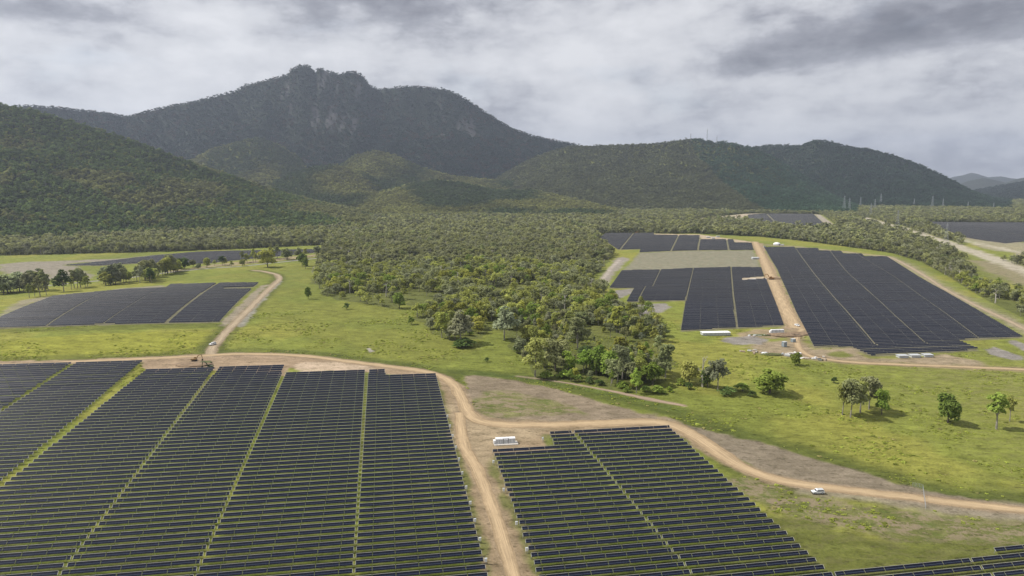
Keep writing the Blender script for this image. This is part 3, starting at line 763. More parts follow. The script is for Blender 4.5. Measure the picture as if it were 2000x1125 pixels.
def split_tables(L, phase):
    n = int(L); out = []; x = -L/2
    first = phase
    seq = []
    rem = n
    if first: seq.append(min(first, rem)); rem -= seq[-1]
    while rem > 0:
        seq.append(min(7, rem)); rem -= 7
    tot = sum(seq)+GAP*(len(seq)-1); x = -tot/2
    for s_ in seq: out.append((x, s_)); x += s_+GAP
    return out, tot
def ordn(n):
    ones = ['', 'first', 'second', 'third', 'fourth', 'fifth', 'sixth', 'seventh', 'eighth', 'ninth', 'tenth', 'eleventh', 'twelfth', 'thirteenth', 'fourteenth', 'fifteenth', 'sixteenth', 'seventeenth', 'eighteenth', 'nineteenth']
    if n < 20: return ones[n]
    tens = {2: 'twenty', 3: 'thirty', 4: 'forty', 5: 'fifty', 6: 'sixty', 7: 'seventy', 8: 'eighty', 9: 'ninety'}; ti = {2: 'twentieth', 3: 'thirtieth', 4: 'fortieth', 5: 'fiftieth', 6: 'sixtieth', 7: 'seventieth', 8: 'eightieth', 9: 'ninetieth'}
    return ti[n//10] if n % 10 == 0 else tens[n//10]+'-'+ones[n % 10]
def ob(name, me, parent, loc=(0, 0, 0), rot=(0, 0, 0), scale=None):
    o = bpy.data.objects.new(name, me); C.objects.link(o); o.parent = parent; o.location = loc; o.rotation_euler = rot
    if scale: o.scale = scale
    return o
PH = [3, 5, 0, 2, 6, 5, 2, 4, 3, 4]
for (fi, n, v, a, b, vis, dd) in keep:
    tabs, tot = split_tables(b-a, PH[fi])
    if not tabs: continue
    p0 = ROWD*a+ALLEY*v; p1 = ROWD*b+ALLEY*v; c = (p0+p1)/2
    z0, z1 = near_plane(p0[0], p0[1]), near_plane(p1[0], p1[1])
    root = empty('solar_panel_row', (c[0], c[1], (z0+z1)/2), 0, 'dark panel row, %s from the far end, %s' % (ordn(n), FIELDS[fi]['name']), 'solar panels', 'rows of solar panels in the front arrays')
    ax = Vector((p1[0]-p0[0], p1[1]-p0[1], z1-z0)).normalized(); zz = Vector((0, 0, 1)); ay = zz.cross(ax).normalized(); az_ = ax.cross(ay)
    root.rotation_euler = Matrix((ax, ay, az_)).transposed().to_euler()
    rl = []
    for (x, m) in tabs:
        jt = random.gauss(0, R(.8))
        ob('module_table', table_mesh(m), root, (x+m/2, 0, HC+random.gauss(0, .02)), (jt, 0, random.gauss(0, R(.12))))
        rl.append((x, x+m))
    r_ = rail_mesh(rl).build('edge_rail', M['rail'], root); r_.location = (0, 0, HC)
    ob('torque_tube', tube_mesh(tot), root, (0, 0, HC))
    for e_ in (-tot/2-.1, tot/2+.1): ob('end_bracket', bracket_mesh(), root, (e_, 0, HC))
    for (x, m) in tabs: ob('post', post_mesh(), root, (x-GAP/2, 0, 0))
    ob('post', post_mesh(), root, (tabs[-1][0]+tabs[-1][1], 0, 0))
    if fi in (0, 2, 4, 6, 8): ob('cable_tray', tray_mesh(), root, (tot/2+.25, 0, 0))

# everything beyond the nearest 300: one object
ct, st = math.cos(TILT), math.sin(TILT)
bx = []  # (cx,cy,cz, L, axis, w0,w1, z0,z1, mat)
VV = []; UU = []; MI = []
def add_tab(cx, cy, cz, L, ux, uy, uz, jt, lod):
    t_ = TILT+jt; ct, st = math.cos(t_), math.sin(t_)
    nx, ny = -uy, ux
    def P(x, y, zz):
        yy = y*ct-zz*st; z2 = y*st+zz*ct
        return (cx+ux*x+nx*yy, cy+uy*x+ny*yy, cz+uz*x+z2)
    h = L/2; e0 = -PW/2; e1 = PW/2-.09
    VV.extend([P(-h, e0, .025), P(h, e0, .025), P(h, e1, .025), P(-h, e1, .025)]); UU.extend([(0, 0), (L, 0), (L, 1), (0, 1)]); MI.append(0)
    VV.extend([P(-h, e1+.03, .05), P(h, e1+.03, .05), P(h, e1+.11, .05), P(-h, e1+.11, .05)]); UU.extend([(0, 0)]*4); MI.append(1)
    VV.extend([P(-h, e0, -.03), P(-h, e1+.1, -.03), P(h, e1+.1, -.03), P(h, e0, -.03)]); UU.extend([(0, 0)]*4); MI.append(1)
    VV.extend([P(-h, e0, -.03), P(h, e0, -.03), P(h, e0, .025), P(-h, e0, .025)]); UU.extend([(0, 0)]*4); MI.append(1)
    VV.extend([P(-h, e1+.1, -.03), P(-h, e1+.12, .05), P(h, e1+.12, .05), P(h, e1+.1, -.03)]); UU.extend([(0, 0)]*4); MI.append(1)
def add_row(v, a, b, seg, ph):
    x = a; first = True
    pts = []
    while x < b-.9:
        L = min(seg if not (first and ph) else ph, b-x); first = False
        pts.append((x, L)); x += L+GAP
    xs = np.array([q[0]+q[1]/2 for q in pts]); Ls = np.array([q[1] for q in pts])
    if not len(xs): return
    ea = xs-Ls/2; eb = xs+Ls/2
    za = H(ROWD[0]*ea+ALLEY[0]*v, ROWD[1]*ea+ALLEY[1]*v); zb = H(ROWD[0]*eb+ALLEY[0]*v, ROWD[1]*eb+ALLEY[1]*v)
    rowz = random.gauss(0, .07); rowt = random.gauss(0, R(2.0))
    for k in range(len(xs)):
        c = ROWD*xs[k]+ALLEY*v
        add_tab(c[0], c[1], (za[k]+zb[k])/2+HC+random.gauss(0, .03)+rowz, Ls[k], ROWD[0], ROWD[1], (zb[k]-za[k])/Ls[k], random.gauss(0, R(.8))+rowt, 0)
for (fi, n, v, a, b, vis, dd) in rest: add_row(v, a, b, 7.0, PH[fi])
for (fi, v, a, b) in far_rows:
    nm = FIELDS[fi]['name']
    add_row(v, a, b, {'farright': 60, 'faraway': 40}.get(nm, 24.0 if nm == 'upper' else 16.0), 0)
VV = np.array(VV); nf = len(VV)//4
so_ = meshobj('solar_panel_rows', VV, np.arange(nf*4).reshape(nf, 4), [M['solar'], M['rail']], mi=MI, uv=UU)
tag(so_, 'long dark rows of solar panels filling the more distant fields', 'solar panels', kind='stuff')
print('far tables', nf//5)

# ------------------------------------------------------------------ trees
print('trees...')
def leafcloud(lobes, n, size, seed, flat=1.1, shell=.55):
    g = np.random.default_rng(seed)
    L = np.array(lobes, float); vol = L[:, 3]*L[:, 4]*L[:, 5]; pr = vol**.8; pr /= pr.sum()
    ch = g.choice(len(L), n, p=pr); l = L[ch]
    d = g.normal(size=(n, 3)); d /= np.linalg.norm(d, axis=1)[:, None]
    d[:, 2] = np.where(d[:, 2] < -.6, -d[:, 2], d[:, 2])
    rad = (shell+(1-shell)*g.random(n)**.5)*(.85+.3*g.random(n))
    # clumpiness: pull towards sub-clusters
    c = l[:, :3]+d*l[:, 3:6]*rad[:, None]
    k = max(8, n//14); cc = c[g.choice(n, k)]
    near = np.argmin(((c[:, None, :]-cc[None])**2).sum(2), 1) if n*k < 4e6 else np.zeros(n, int)
    c = c*.70+cc[near]*.30
    cv = g.random(k)[near]
    nrm = d*.6+g.normal(size=(n, 3))*.55+np.array([0, 0, flat]); nrm /= np.linalg.norm(nrm, axis=1)[:, None]
    a = np.cross(nrm, g.normal(size=(n, 3))); a /= np.linalg.norm(a, axis=1)[:, None]; b = np.cross(nrm, a)
    s = size*(.6+.8*g.random(n))[:, None]; s2 = s*(.45+.4*g.random(n))[:, None]
    V = np.stack([c-a*s-b*s2*.3, c-a*s*.1-b*s2, c+a*s+b*s2*.2, c+a*s*.15+b*s2], 1).reshape(-1, 3)
    var = np.clip(.25+.5*cv+.35*(g.random(n)-.3), 0, 1)
    return V, np.arange(n*4).reshape(n, 4), np.repeat(var, 4)
def gum(seed, h=12, spread=4.0, nl=7, n=900, size=.5, trunkfrac=.38, dead=False, rad=.26, low=False):
    g = random.Random(seed); mb = MB(); lobes = []
    lean = (g.uniform(-.06, .06), g.uniform(-.06, .06)); th = h*trunkfrac
    top = (lean[0]*h, lean[1]*h, h*.82)
    mb.tube([(0, 0, -.6), (lean[0]*th*.4, lean[1]*th*.4, th*.5), (lean[0]*th, lean[1]*th, th), (lean[0]*h*.7, lean[1]*h*.7, h*.6), top], [rad*1.25, rad, rad*.8, rad*.5, rad*.2], 7)
    for k in range(nl):
        an = 2*math.pi*(k+g.uniform(-.3, .3))/nl; zz = g.uniform(.28 if not low else .18, .9)*h; rr_ = spread*g.uniform(.35, .8)*(1.15-.75*max(0, zz/h-.5))
        e_ = (lean[0]*zz+math.cos(an)*rr_, lean[1]*zz+math.sin(an)*rr_, zz)
        s0 = min(th+g.uniform(-.05, .25)*h, zz*.85)
        mid = ((lean[0]*s0+e_[0])/2*.8, (lean[1]*s0+e_[1])/2*.8, (s0+zz)/2+.02*h)
        mb.tube([(lean[0]*s0, lean[1]*s0, s0), mid, e_], [rad*.5, rad*.35, rad*.12], 5)
        if dead:
            for q in range(3):
                an2 = an+g.uniform(-1, 1); l = g.uniform(.8, 1.8)*spread/3.5
                mb.tube([mid if q else e_, (mid[0]+math.cos(an2)*l, mid[1]+math.sin(an2)*l, mid[2]+l*.9)], [rad*.2, rad*.06], 4)
        s_ = spread*g.uniform(.30, .50)
        lobes.append((e_[0], e_[1], e_[2]+.02*h, s_*g.uniform(.85, 1.2), s_*g.uniform(.85, 1.2), s_*g.uniform(.6, .95)))
    lobes.append((top[0], top[1], h*.86, spread*.42, spread*.42, h*.13))
    if not dead: lobes.append((lean[0]*h*.6, lean[1]*h*.6, h*.62, spread*.62, spread*.62, h*.24))
    if low: lobes.append((0, 0, h*.5, spread*.75, spread*.75, h*.36))
    return mb, lobes
def mk_tree_meshes(kind, seed):
    P = dict(gum=dict(h=13, spread=4.6, nl=9, n=2600, size=.44, trunkfrac=.33), slender=dict(h=13, spread=2.7, nl=8, n=1500, size=.42, trunkfrac=.34),
             bushy=dict(h=8.5, spread=4.2, nl=9, n=2800, size=.42, trunkfrac=.15, low=True), dead=dict(h=13, spread=3.2, nl=6, n=0, size=.3, trunkfrac=.5, dead=True, rad=.34),
             shrub=dict(h=3.2, spread=1.9, nl=6, n=420, size=.30, trunkfrac=.1, low=True, rad=.1))[kind]
    mb, lobes = gum(seed, **P)
    me = bpy.data.meshes.new('trunk'); me.from_pydata(mb.v, [], mb.f); me.materials.append(M['bark'] if kind in ('gum', 'slender') else M['deadwood'] if kind == 'dead' else M['darkbark'])
    cr_ = None
    if P['n']:
        V, Fc, var = leafcloud(lobes, P['n'], P['size'], seed, shell=.5)
        o = meshobj('crown', V, Fc, M['leaf'], attrs={'var': ('FLOAT', 'POINT', var)}); cr_ = o.data; bpy.data.objects.remove(o)
    return me, cr_, mb, lobes, P
LIB = {k: [mk_tree_meshes(k, s+ks*50) for s in range(nv)] for ks, (k, nv) in enumerate([('gum', 7), ('slender', 4), ('bushy', 5), ('dead', 3), ('shrub', 4)])}
HT = dict(gum=13, slender=13, bushy=8.5, dead=13, shrub=3.2)
TINT = dict(grey=(.150, .160, .078), olive=(.188, .200, .056), green=(.122, .160, .034), dark=(.058, .084, .026), pale=(.165, .175, .105), yellow=(.195, .200, .045), fresh=(.150, .205, .038))
def jit(c, g=random, a=.12):
    k = 1+g.uniform(-a, a); return (c[0]*k*(1+g.uniform(-.06, .06)), c[1]*k, c[2]*k*(1+g.uniform(-.1, .1)))
NAME = dict(gum='gum_tree', slender='slender_tree', bushy='bushy_tree', dead='dead_tree', shrub='shrub')
def tree_at(xy, kind, h, tint, label, group=None, wide=1.0, var=None, cat='tree'):
    x, y = xy; zz = float(H(np.array([x]), np.array([y]))[0])
    s_ = h/HT[kind]
    r_ = empty(NAME[kind], (x, y, zz), random.uniform(0, 6.28), label, cat if kind != 'shrub' else 'shrub', group)
    r_.scale = (s_*wide, s_*wide, s_)
    k = var if var is not None else random.randrange(len(LIB[kind])); me, cr_, *_ = LIB[kind][k % len(LIB[kind])]
    ob('trunk', me, r_)
    if cr_ is not None:
        o = ob('crown', cr_, r_); t_ = jit(TINT[tint]); o['tint'] = [t_[0], t_[1], t_[2]]
    return r_
def at(px, py): return hit(px, py)[:2]
def pxh(px, py, npx):                                                 # height in metres of npx photo pixels at this ground point
    p = hit(px, py); return npx*project(p)[2]/F*1.03
taken = []
IND = []   # (px_base, py_base, h_px, kind, tint, wide, label, group)
IND += [
 (1661, 815, 75, 'gum', 'grey', .85, 'front gum of the roadside clump in the east pasture, on a twin pale trunk'),
 (1645, 810, 62, 'gum', 'olive', .8, 'leftmost tree of the five-tree clump in the east pasture'),
 (1697, 800, 66, 'gum', 'grey', .9, 'tallest grey gum at the back of the five-tree clump in the east pasture'),
 (1680, 806, 60, 'slender', 'olive', 1.1, 'slim tree in the middle of the five-tree clump in the east pasture'),
 (1722, 810, 48, 'bushy', 'green', .55, 'small green tree at the right end of the five-tree clump, east pasture'),
 (1851, 827, 58, 'bushy', 'green', .85, 'lone rounded dark green tree in the east pasture between clump and slim pair'),
 (1946, 838, 72, 'slender', 'green', 1.15, 'tall slim green tree, left of the pair near the right edge'),
 (1972, 823, 52, 'slender', 'olive', .8, 'smaller thin tree just behind the tall slim green one'),
 (1503, 768, 46, 'bushy', 'green', 1.35, 'broad drooping dark green tree standing alone right of the dead trunk'),
 (1629, 748, 12, 'shrub', 'dark', 1.0, 'small dark round bush above the five-tree clump'),
 (1372, 756, 70, 'dead', 'grey', .8, 'tall bare silvery dead trunk at the east tip of the wood'),
 (1402, 764, 62, 'gum', 'pale', .95, 'leaning pale gum with thin crown right of the dead trunk'),
 (1346, 750, 46, 'bushy', 'olive', .85, 'bushy green tree at the foot of the dead trunk, left side'),
 (1382, 756, 40, 'bushy', 'dark', .8, 'dark low tree right behind the dead trunk'),
 (1420, 772, 16, 'shrub', 'dark', 1.8, 'low dark thicket under the leaning pale gum'),
 (1045, 736, 74, 'gum', 'olive', .95, 'round-crowned gum on a tall pale trunk beside the creek'),
 (1085, 724, 60, 'bushy', 'grey', .9, 'grey leafy tree just right of the creekside gum'),
 (1110, 728, 42, 'bushy', 'fresh', .8, 'fresh green low tree right of the creekside gum'),
 (1145, 720, 46, 'bushy', 'dark', .8, 'dark green tree at the front edge of the wood, third from creekside gum'),
 (1165, 728, 52, 'bushy', 'fresh', .8, 'bright leafy tree at the front edge of the wood near the creek'),
 (1190, 735, 50, 'bushy', 'fresh', .9, 'lush green tree in the vine thicket at the wood front'),
 (1215, 742, 66, 'gum', 'grey', .9, 'grey-green gum rising behind the lush thicket'),
 (1243, 768, 50, 'gum', 'fresh', .7, 'slim young gum standing forward of the lush thicket'),
 (1275, 752, 46, 'bushy', 'green', .85, 'compact dark green tree right of the slim young gum'),
 (1300, 738, 66, 'gum', 'grey', .9, 'wispy grey gum at the right end of the wood front'),
 (1193, 754, 32, 'slender', 'fresh', .8, 'thin sapling at the creek bank before the lush thicket'),
 (900, 672, 66, 'gum', 'pale', 1.0, 'gum with white forked limbs at the west tip of the wood'),
 (863, 660, 50, 'gum', 'olive', .9, 'olive gum left of the white-forked one at the west tip'),
 (985, 664, 66, 'gum', 'pale', 1.0, 'pale gum with bare white branches left of the creekside gum'),
 (905, 677, 16, 'shrub', 'dark', 2.6, 'low dark thicket at the foot of the white-forked gum'),
 (803, 634, 16, 'shrub', 'green', .9, 'small upright bush alone in the pasture below the wood'),
 (677, 604, 12, 'shrub', 'dark', .9, 'small dark bush in the pasture left of the wood'),
 (951, 707, 9, 'shrub', 'dark', 1.0, 'small dark round bush alone in the middle pasture'),
 (602, 584, 24, 'bushy', 'green', .6, 'little green tree alone beyond the lane, left of wood'),
 (780, 602, 30, 'bushy', 'green', .9, 'leafy low tree before the wood above the small bushes'),
 (1554, 713, 24, 'bushy', 'green', .9, 'small dark tree in front of the depot rubble'),
 (1128, 680, 60, 'gum', 'grey', .95, 'high grey gum in the wood behind the bright front trees'),
 (1205, 650, 52, 'gum', 'yellow', .9, 'yellow-green round gum standing out near the wood top right'),
 (523, 522, 32, 'bushy', 'yellow', 1.0, 'bright yellow-green tree by the bend of the sealed road'),
 (590, 520, 26, 'bushy', 'green', .7, 'small green tree on the lane side of the sealed road bend'),
 (597, 525, 22, 'bushy', 'green', .6, 'smallest green tree right beside the sealed road bend'),
 (125, 570, 44, 'gum', 'dark', .95, 'dark spreading gum at the front of the left roadside trees'),
 (296, 553, 30, 'gum', 'dark', .8, 'dark gum at the right end of the left roadside trees'),
]
def lin(x0, y0, x1, y1, n, hp, kinds, tints, label, group):
    for k in range(n):
        t = (k+random.uniform(-.35, .35))/(max(1, n-1)); 
        IND.append((x0+(x1-x0)*t, y0+(y1-y0)*t+random.uniform(-2.5, 2.5), hp*random.uniform(.6, 1.25), random.choice(kinds), random.choice(tints), random.uniform(.8, 1.05), '%s, %s from the left' % (label, ordn(k+1)), group))
G1 = 'gums between the sealed road and the left array'
lin(-8, 574, 96, 566, 19, 34, ['gum', 'bushy', 'slender'], ['grey', 'pale', 'pale'], 'grey gum in the far-left roadside clump', G1)
lin(55, 580, 92, 577, 4, 38, ['slender', 'slender', 'gum'], ['olive', 'grey'], 'gum in the short front row of the far-left clump', G1)
lin(140, 565, 172, 562, 6, 32, ['slender', 'gum'], ['grey', 'olive'], 'thin gum between the dark gum and the road bend trees', G1)
lin(202, 556, 292, 549, 19, 32, ['gum', 'bushy', 'slender', 'slender'], ['grey', 'olive', 'pale', 'pale'], 'gum in the middle roadside clump left', G1)
lin(280, 545, 348, 532, 14, 30, ['gum', 'slender', 'bushy'], ['grey', 'olive'], 'gum in the upper roadside clump near the strip array', G1)
lin(352, 526, 470, 518, 10, 17, ['gum', 'bushy'], ['grey', 'olive', 'dark'], 'small gum along the sealed road beside the strip array', G1)
lin(475, 514, 552, 505, 10, 22, ['gum', 'slender'], ['grey', 'olive'], 'gum before the right end of the strip array', G1)
lin(560, 505, 615, 500, 4, 22, ['gum', 'bushy'], ['grey', 'olive'], 'gum at the far end of the sealed road', G1)
lin(1600, 445, 1640, 470, 0, 20, ['gum'], ['grey'], 'x', 'x')
for (px, py, hp, kind, tint, wide, label, *gr) in IND:
    xy = at(px, py); h = pxh(px, py, hp)
    tree_at(xy, kind, h, tint, label, gr[0] if gr else None, wide); taken.append(xy)
# front edge shrubs between wood and creek: individuals too
for k, (px, py) in enumerate([(1010, 690), (1130, 745), (1150, 748), (1172, 752), (1215, 757), (1225, 765), (1262, 765), (1285, 768), (1308, 765), (1330, 752), (1345, 760), (1100, 738), (1065, 740), (1450, 764), (1470, 775)]):
    tree_at(at(px, py), 'shrub', pxh(px, py, random.uniform(10, 17)), random.choice(['dark', 'green', 'fresh']), 'low green shrub on the creek bank, %s from the left' % ordn([0, 9, 5, 3, 6, 7, 1, 11, 10, 12, 13, 4, 2, 8, 14].index(k)+1 if k in [0, 9, 5, 3, 6, 7, 1, 11, 10, 12, 13, 4, 2, 8, 14] else k+1), 'shrubs along the creek bank', random.uniform(1.1, 1.7))

# forest points
g = np.random.default_rng(11)
def sample(r0, r1, spacing_fn, a0=-44, a1=44):
    pts = []
    r = r0
    while r < r1:
        s_ = spacing_fn(r); n = int((a1-a0)*math.pi/180*r/s_)
        a = (np.arange(n)+g.random(n)*.95)/n*(a1-a0)*math.pi/180+a0*math.pi/180
        q = r+(g.random(n)-.5)*s_*.95
        pts.append(np.stack([q*np.sin(a), q*np.cos(a), np.full(n, s_)], 1)); r += s_
    return np.concatenate(pts)
spf = lambda r: max(6.3, r/210 if r < 2400 else (r/330 if r < 3600 else r/390))
PT = sample(395, 7600, spf)
dn = forest_mask(PT[:, 0], PT[:, 1])
rP = np.hypot(PT[:, 0], PT[:, 1])
thin = np.where((rP < 1150), sstep(.35, .53, fbm(PT[:, 0], PT[:, 1], 34, 3, 91))*.92+.08, 1.0)
ed = sdf(FOR['centre'], PT[:, 0], PT[:, 1]); thin = thin*np.where((ed > -20) & (ed < 45) & (rP < 1000) & (PT[:, 0] < 60), .30+.70*sstep(0, 45, ed), 1.0)
PT = PT[g.random(len(PT)) < dn*thin]
# keep only what the camera could plausibly see: no trees on slopes hidden far behind ridges
Zp, Lp = hills(PT[:, 0], PT[:, 1]); rP = np.hypot(PT[:, 0], PT[:, 1]); aP = np.arctan2(PT[:, 0], PT[:, 1])
# visible horizon test on a coarse polar map
ra = np.geomspace(380, 7600, 420); aa = np.linspace(-45, 45, 700)*math.pi/180
A2, R2 = np.meshgrid(aa, ra); E2 = (H(R2*np.sin(A2), R2*np.cos(A2))-CAMH)/R2; E2 = np.maximum.accumulate(E2, 0)
ri = np.clip(np.searchsorted(ra, rP*.985)-1, 0, 419); ai = np.clip(((aP-aa[0])/(aa[1]-aa[0])).astype(int), 0, 699)
Hp = H(PT[:, 0], PT[:, 1])
vis = (Hp+26-CAMH)/rP > E2[ri, ai]
PT = PT[vis]; Hp = Hp[vis]; Lp = Lp[vis]; rP = rP[vis]; Zp = Zp[vis]
# rock mask
ii = np.clip(np.searchsorted(rockmap[0], rP), 0, len(rockmap[0])-1); jj = np.clip(np.searchsorted(rockmap[1], np.arctan2(PT[:, 0], PT[:, 1])), 0, len(rockmap[1])-1)
km = g.random(len(PT)) > rockmap[2][ii, jj]*.8
PT = PT[km]; Hp = Hp[km]; Lp = Lp[km]; rP = rP[km]; Zp = Zp[km]
for xy in taken:
    pass
n = len(PT); print('forest points', n)
# tints
Xf, Yf = PT[:, 0], PT[:, 1]
T = np.zeros((n, 3))
pal = np.array([TINT['grey'], TINT['olive'], TINT['green'], TINT['pale'], TINT['yellow']])
fA = fbm(Xf, Yf, 90, 3, 201); fB = fbm(Xf, Yf, 25, 2, 202)
q = g.random(n)*.5+fA*.9+fB*.2-.3
idx = np.digitize(q, [.30, .56, .70, .80]); order = [0, 1, 0, 2, 4]
T[:] = pal[np.array(order)[idx]]
pale = g.random(n) < .07; T[pale] = TINT['pale']
# central wood gets greener towards its front; hills have their own cover, mountain and foothills darkened for cloud shadow
hl = Lp == 0; T[hl] = np.array([.072, .096, .034])*(.75+.6*fA[hl])[:, None]; yl = hl & (g.random(n) < .10); T[yl] = (.115, .125, .035)
lw = hl & (sstep(.48, .62, fbm(Xf, Yf, 200, 3, 210)+.10*(g.random(n)-.5)+.10*(Zp < 60)) > .5); T[lw] = np.array([.120, .125, .050])*(.75+.5*fA[lw])[:, None]
fp = (Lp < 0) & (rP > 1050); T[fp] = T[fp]*.45+np.array([.138, .138, .082])*.55
mm = Lp == 1; T[mm] = np.array([.026, .042, .030])*(.8+.5*fA[mm])[:, None]  # dark mountain tint, cloud shadow painted into the tree colour
bro = mm & (fB > .56) & (fA > .48); T[bro] = (.055, .046, .032)
fo = (Lp >= 2) & (Lp <= 5); T[fo] = np.array([.135, .138, .050])*(.6+.9*fA[fo])[:, None]
dkm = sstep(.44, .66, fbm(Xf, Yf, 260, 3, 207)+.06*(g.random(n)-.5)); T[fo] = T[fo]*(1-dkm[fo])[:, None]+np.array([.055, .074, .032])*dkm[fo][:, None]  # patches of cloud shadow painted into the foothill tints
hm = Lp == 6; T[hm] = np.array([.085, .092, .046])*(.75+.6*fA[hm])[:, None]
gx = hm & (Xf > 1050); T[gx] = np.array([.045, .075, .042])*(.75+.6*fA[gx])[:, None]
he = Lp == 7; T[he] = np.array([.036, .056, .034])*(.8+.5*fA[he])[:, None]
hf = Lp >= 8; T[hf] = (.040, .052, .040)
T *= np.where(mm, .92+.16*g.random(n), .82+.36*g.random(n))[:, None]
sz = np.where(Lp == 1, .92, 1.0)*np.clip(PT[:, 2]/6.3, 1, None)**.74*(.55+.90*g.random(n)**1.35)*np.where(rP < 1150, .98, 1.05)
# the 240 nearest forest trees become things of their own
near_ix = np.argsort(rP)[:235]
farm = np.ones(n, bool); farm[near_ix] = False
gl = {}
sp_i = sorted(near_ix, key=lambda i: math.atan2(Xf[i], Yf[i]))
cnt = 0
strips = [(-1e9, -.12, 'left shoulder of the wood'), (-.12, 0, 'left half of the wood'), (0, .06, 'middle of the wood'), (.06, .14, 'right front of the wood'), (.14, 1e9, 'right tip of the wood')]
cnts = {}; q1, q2 = np.quantile(rP[near_ix], [.33, .66])
for i in sp_i:
    t_ = math.atan2(Xf[i], Yf[i]); part = [s_[2] for s_ in strips if s_[0] <= t_ < s_[1]][0]
    kind = random.choices(['gum', 'slender', 'bushy'], [.55, .15, .30])[0]
    tn = min((k for k in TINT), key=lambda k: sum((TINT[k][c]-T[i][c])**2 for c in range(3)))
    if min(math.hypot(Xf[i]-q_[0], Yf[i]-q_[1]) for q_ in taken) < 3: continue
    word = dict(grey='grey-green', olive='olive', green='green', dark='dark green', pale='pale', yellow='yellow-green', fresh='fresh green')[tn]
    rank = 'front rank' if rP[i] < q1 else 'middle rank' if rP[i] < q2 else 'back rank'
    key_ = (word, kind, rank, part); cnts[key_] = cnts.get(key_, 0)+1
    tree_at((Xf[i], Yf[i]), kind, HT[kind]*sz[i]*(.85 if kind != 'bushy' else 1.0), tn,
            '%s %s %s tree from left, %s, %s' % (ordn(cnts[key_]), word, kind, rank, part), 'trees of the central wood', random.uniform(.8, 1.05))
    cnt += 1
print('individual wood trees', cnt)
PT = PT[farm]; T = T[farm]; sz = sz[farm]; Hp = Hp[farm]; rP = rP[farm]; n = len(PT)

# prototypes for the forest (kept in a collection that is not part of the scene)
proto = bpy.data.collections.new('forest_prototypes')
def proto_tree(k, seed, nleaf, size, kindseed):
    mb, lobes = gum(seed, h=12.5 if k != 'low' else 9, spread=4.6 if k != 'low' else 4.6, nl=7, trunkfrac=.36 if k != 'low' else .15, low=(k == 'low'))
    V, Fc, var = leafcloud(lobes, nleaf, size, seed, shell=.5)
    nv = len(mb.v)
    fs = [tuple(f) for f in mb.f]; V2 = list(mb.v)+[tuple(v) for v in V.tolist()]; fs2 = fs+[tuple(int(i)+nv for i in f) for f in Fc]
    me = bpy.data.meshes.new('forest_tree'); me.from_pydata(V2, [], fs2); me.materials.append(M['bark']); me.materials.append(M['leaf'])
    me.polygons.foreach_set('material_index', np.array([0]*len(fs)+[1]*len(Fc), np.int32))
    a = me.attributes.new('var', 'FLOAT', 'POINT'); a.data.foreach_set('value', np.concatenate([np.full(nv, .5), var]).astype(np.float32))
    o = bpy.data.objects.new('%s_%02d' % (k, seed), me); return o
protoA = bpy.data.collections.new('wood_trees'); protoB = bpy.data.collections.new('hill_trees')
for s_ in range(9): protoA.objects.link(proto_tree('tall', 300+s_, 760, .50, 0))
for s_ in range(3): protoA.objects.link(proto_tree('low', 320+s_, 620, .56, 0))
dm = LIB['dead'][0][2]; me_ = bpy.data.meshes.new('bare_tree'); me_.from_pydata(dm.v, [], dm.f); me_.materials.append(M['deadwood']); protoA.objects.link(bpy.data.objects.new('zbare', me_))
for s_ in range(5): protoB.objects.link(proto_tree('tall', 340+s_, 150, 1.15, 0))
for s_ in range(4): protoB.objects.link(proto_tree('low', 350+s_, 150, 1.15, 0))
def scatter(name, P, sc, tint, coll, label):
    o = meshobj(name, P, [], M['leaf'], attrs={'tint': ('FLOAT_COLOR', 'POINT', np.concatenate([tint, np.ones((len(P), 1))], 1)), 'sc': ('FLOAT_VECTOR', 'POINT', sc)})
    ng = bpy.data.node_groups.new(name, 'GeometryNodeTree')
    ng.interface.new_socket('Geometry', in_out='INPUT', socket_type='NodeSocketGeometry'); ng.interface.new_socket('Geometry', in_out='OUTPUT', socket_type='NodeSocketGeometry')
    nn = ng.nodes; gi = nn.new('NodeGroupInput'); go_ = nn.new('NodeGroupOutput')
    ip = nn.new('GeometryNodeInstanceOnPoints'); ci = nn.new('GeometryNodeCollectionInfo'); ci.inputs['Collection'].default_value = coll; ci.inputs['Separate Children'].default_value = True; ci.inputs['Reset Children'].default_value = True
    rv = nn.new('FunctionNodeRandomValue'); rv.data_type = 'FLOAT_VECTOR'; rv.inputs[0].default_value = (0, 0, 0); rv.inputs[1].default_value = (0, 0, 6.283)
    at_ = nn.new('GeometryNodeInputNamedAttribute'); at_.data_type = 'FLOAT_VECTOR'; at_.inputs[0].default_value = 'sc'
    ri_ = nn.new('FunctionNodeRandomValue'); ri_.data_type = 'INT'; ri_.inputs[4].default_value = 0; ri_.inputs[5].default_value = 99
    L = ng.links.new
    L(gi.outputs[0], ip.inputs['Points']); L(ci.outputs[0], ip.inputs['Instance']); ip.inputs['Pick Instance'].default_value = True
    L(ri_.outputs[2], ip.inputs['Instance Index']); L(rv.outputs[0], ip.inputs['Rotation']); L(at_.outputs[0], ip.inputs['Scale']); L(ip.outputs[0], go_.inputs[0])
    md = o.modifiers.new('scatter', 'NODES'); md.node_group = ng
    return tag(o, label, 'forest', kind='stuff')
def scv(s_): return np.stack([s_*(.9+.25*g.random(len(s_))), s_*(.9+.25*g.random(len(s_))), s_*(.8+.35*g.random(len(s_)))*(.92)], 1)
fz = lambda m, k: np.stack([PT[m, 0], PT[m, 1], Hp[m]], 1)
m1 = rP < 1500; m2 = ~m1
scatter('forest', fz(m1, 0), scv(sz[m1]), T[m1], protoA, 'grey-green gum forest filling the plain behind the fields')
s2 = scv(sz[m2]); s2[:, 2] *= np.interp(rP[m2], [1500, 4000], [1, .62])
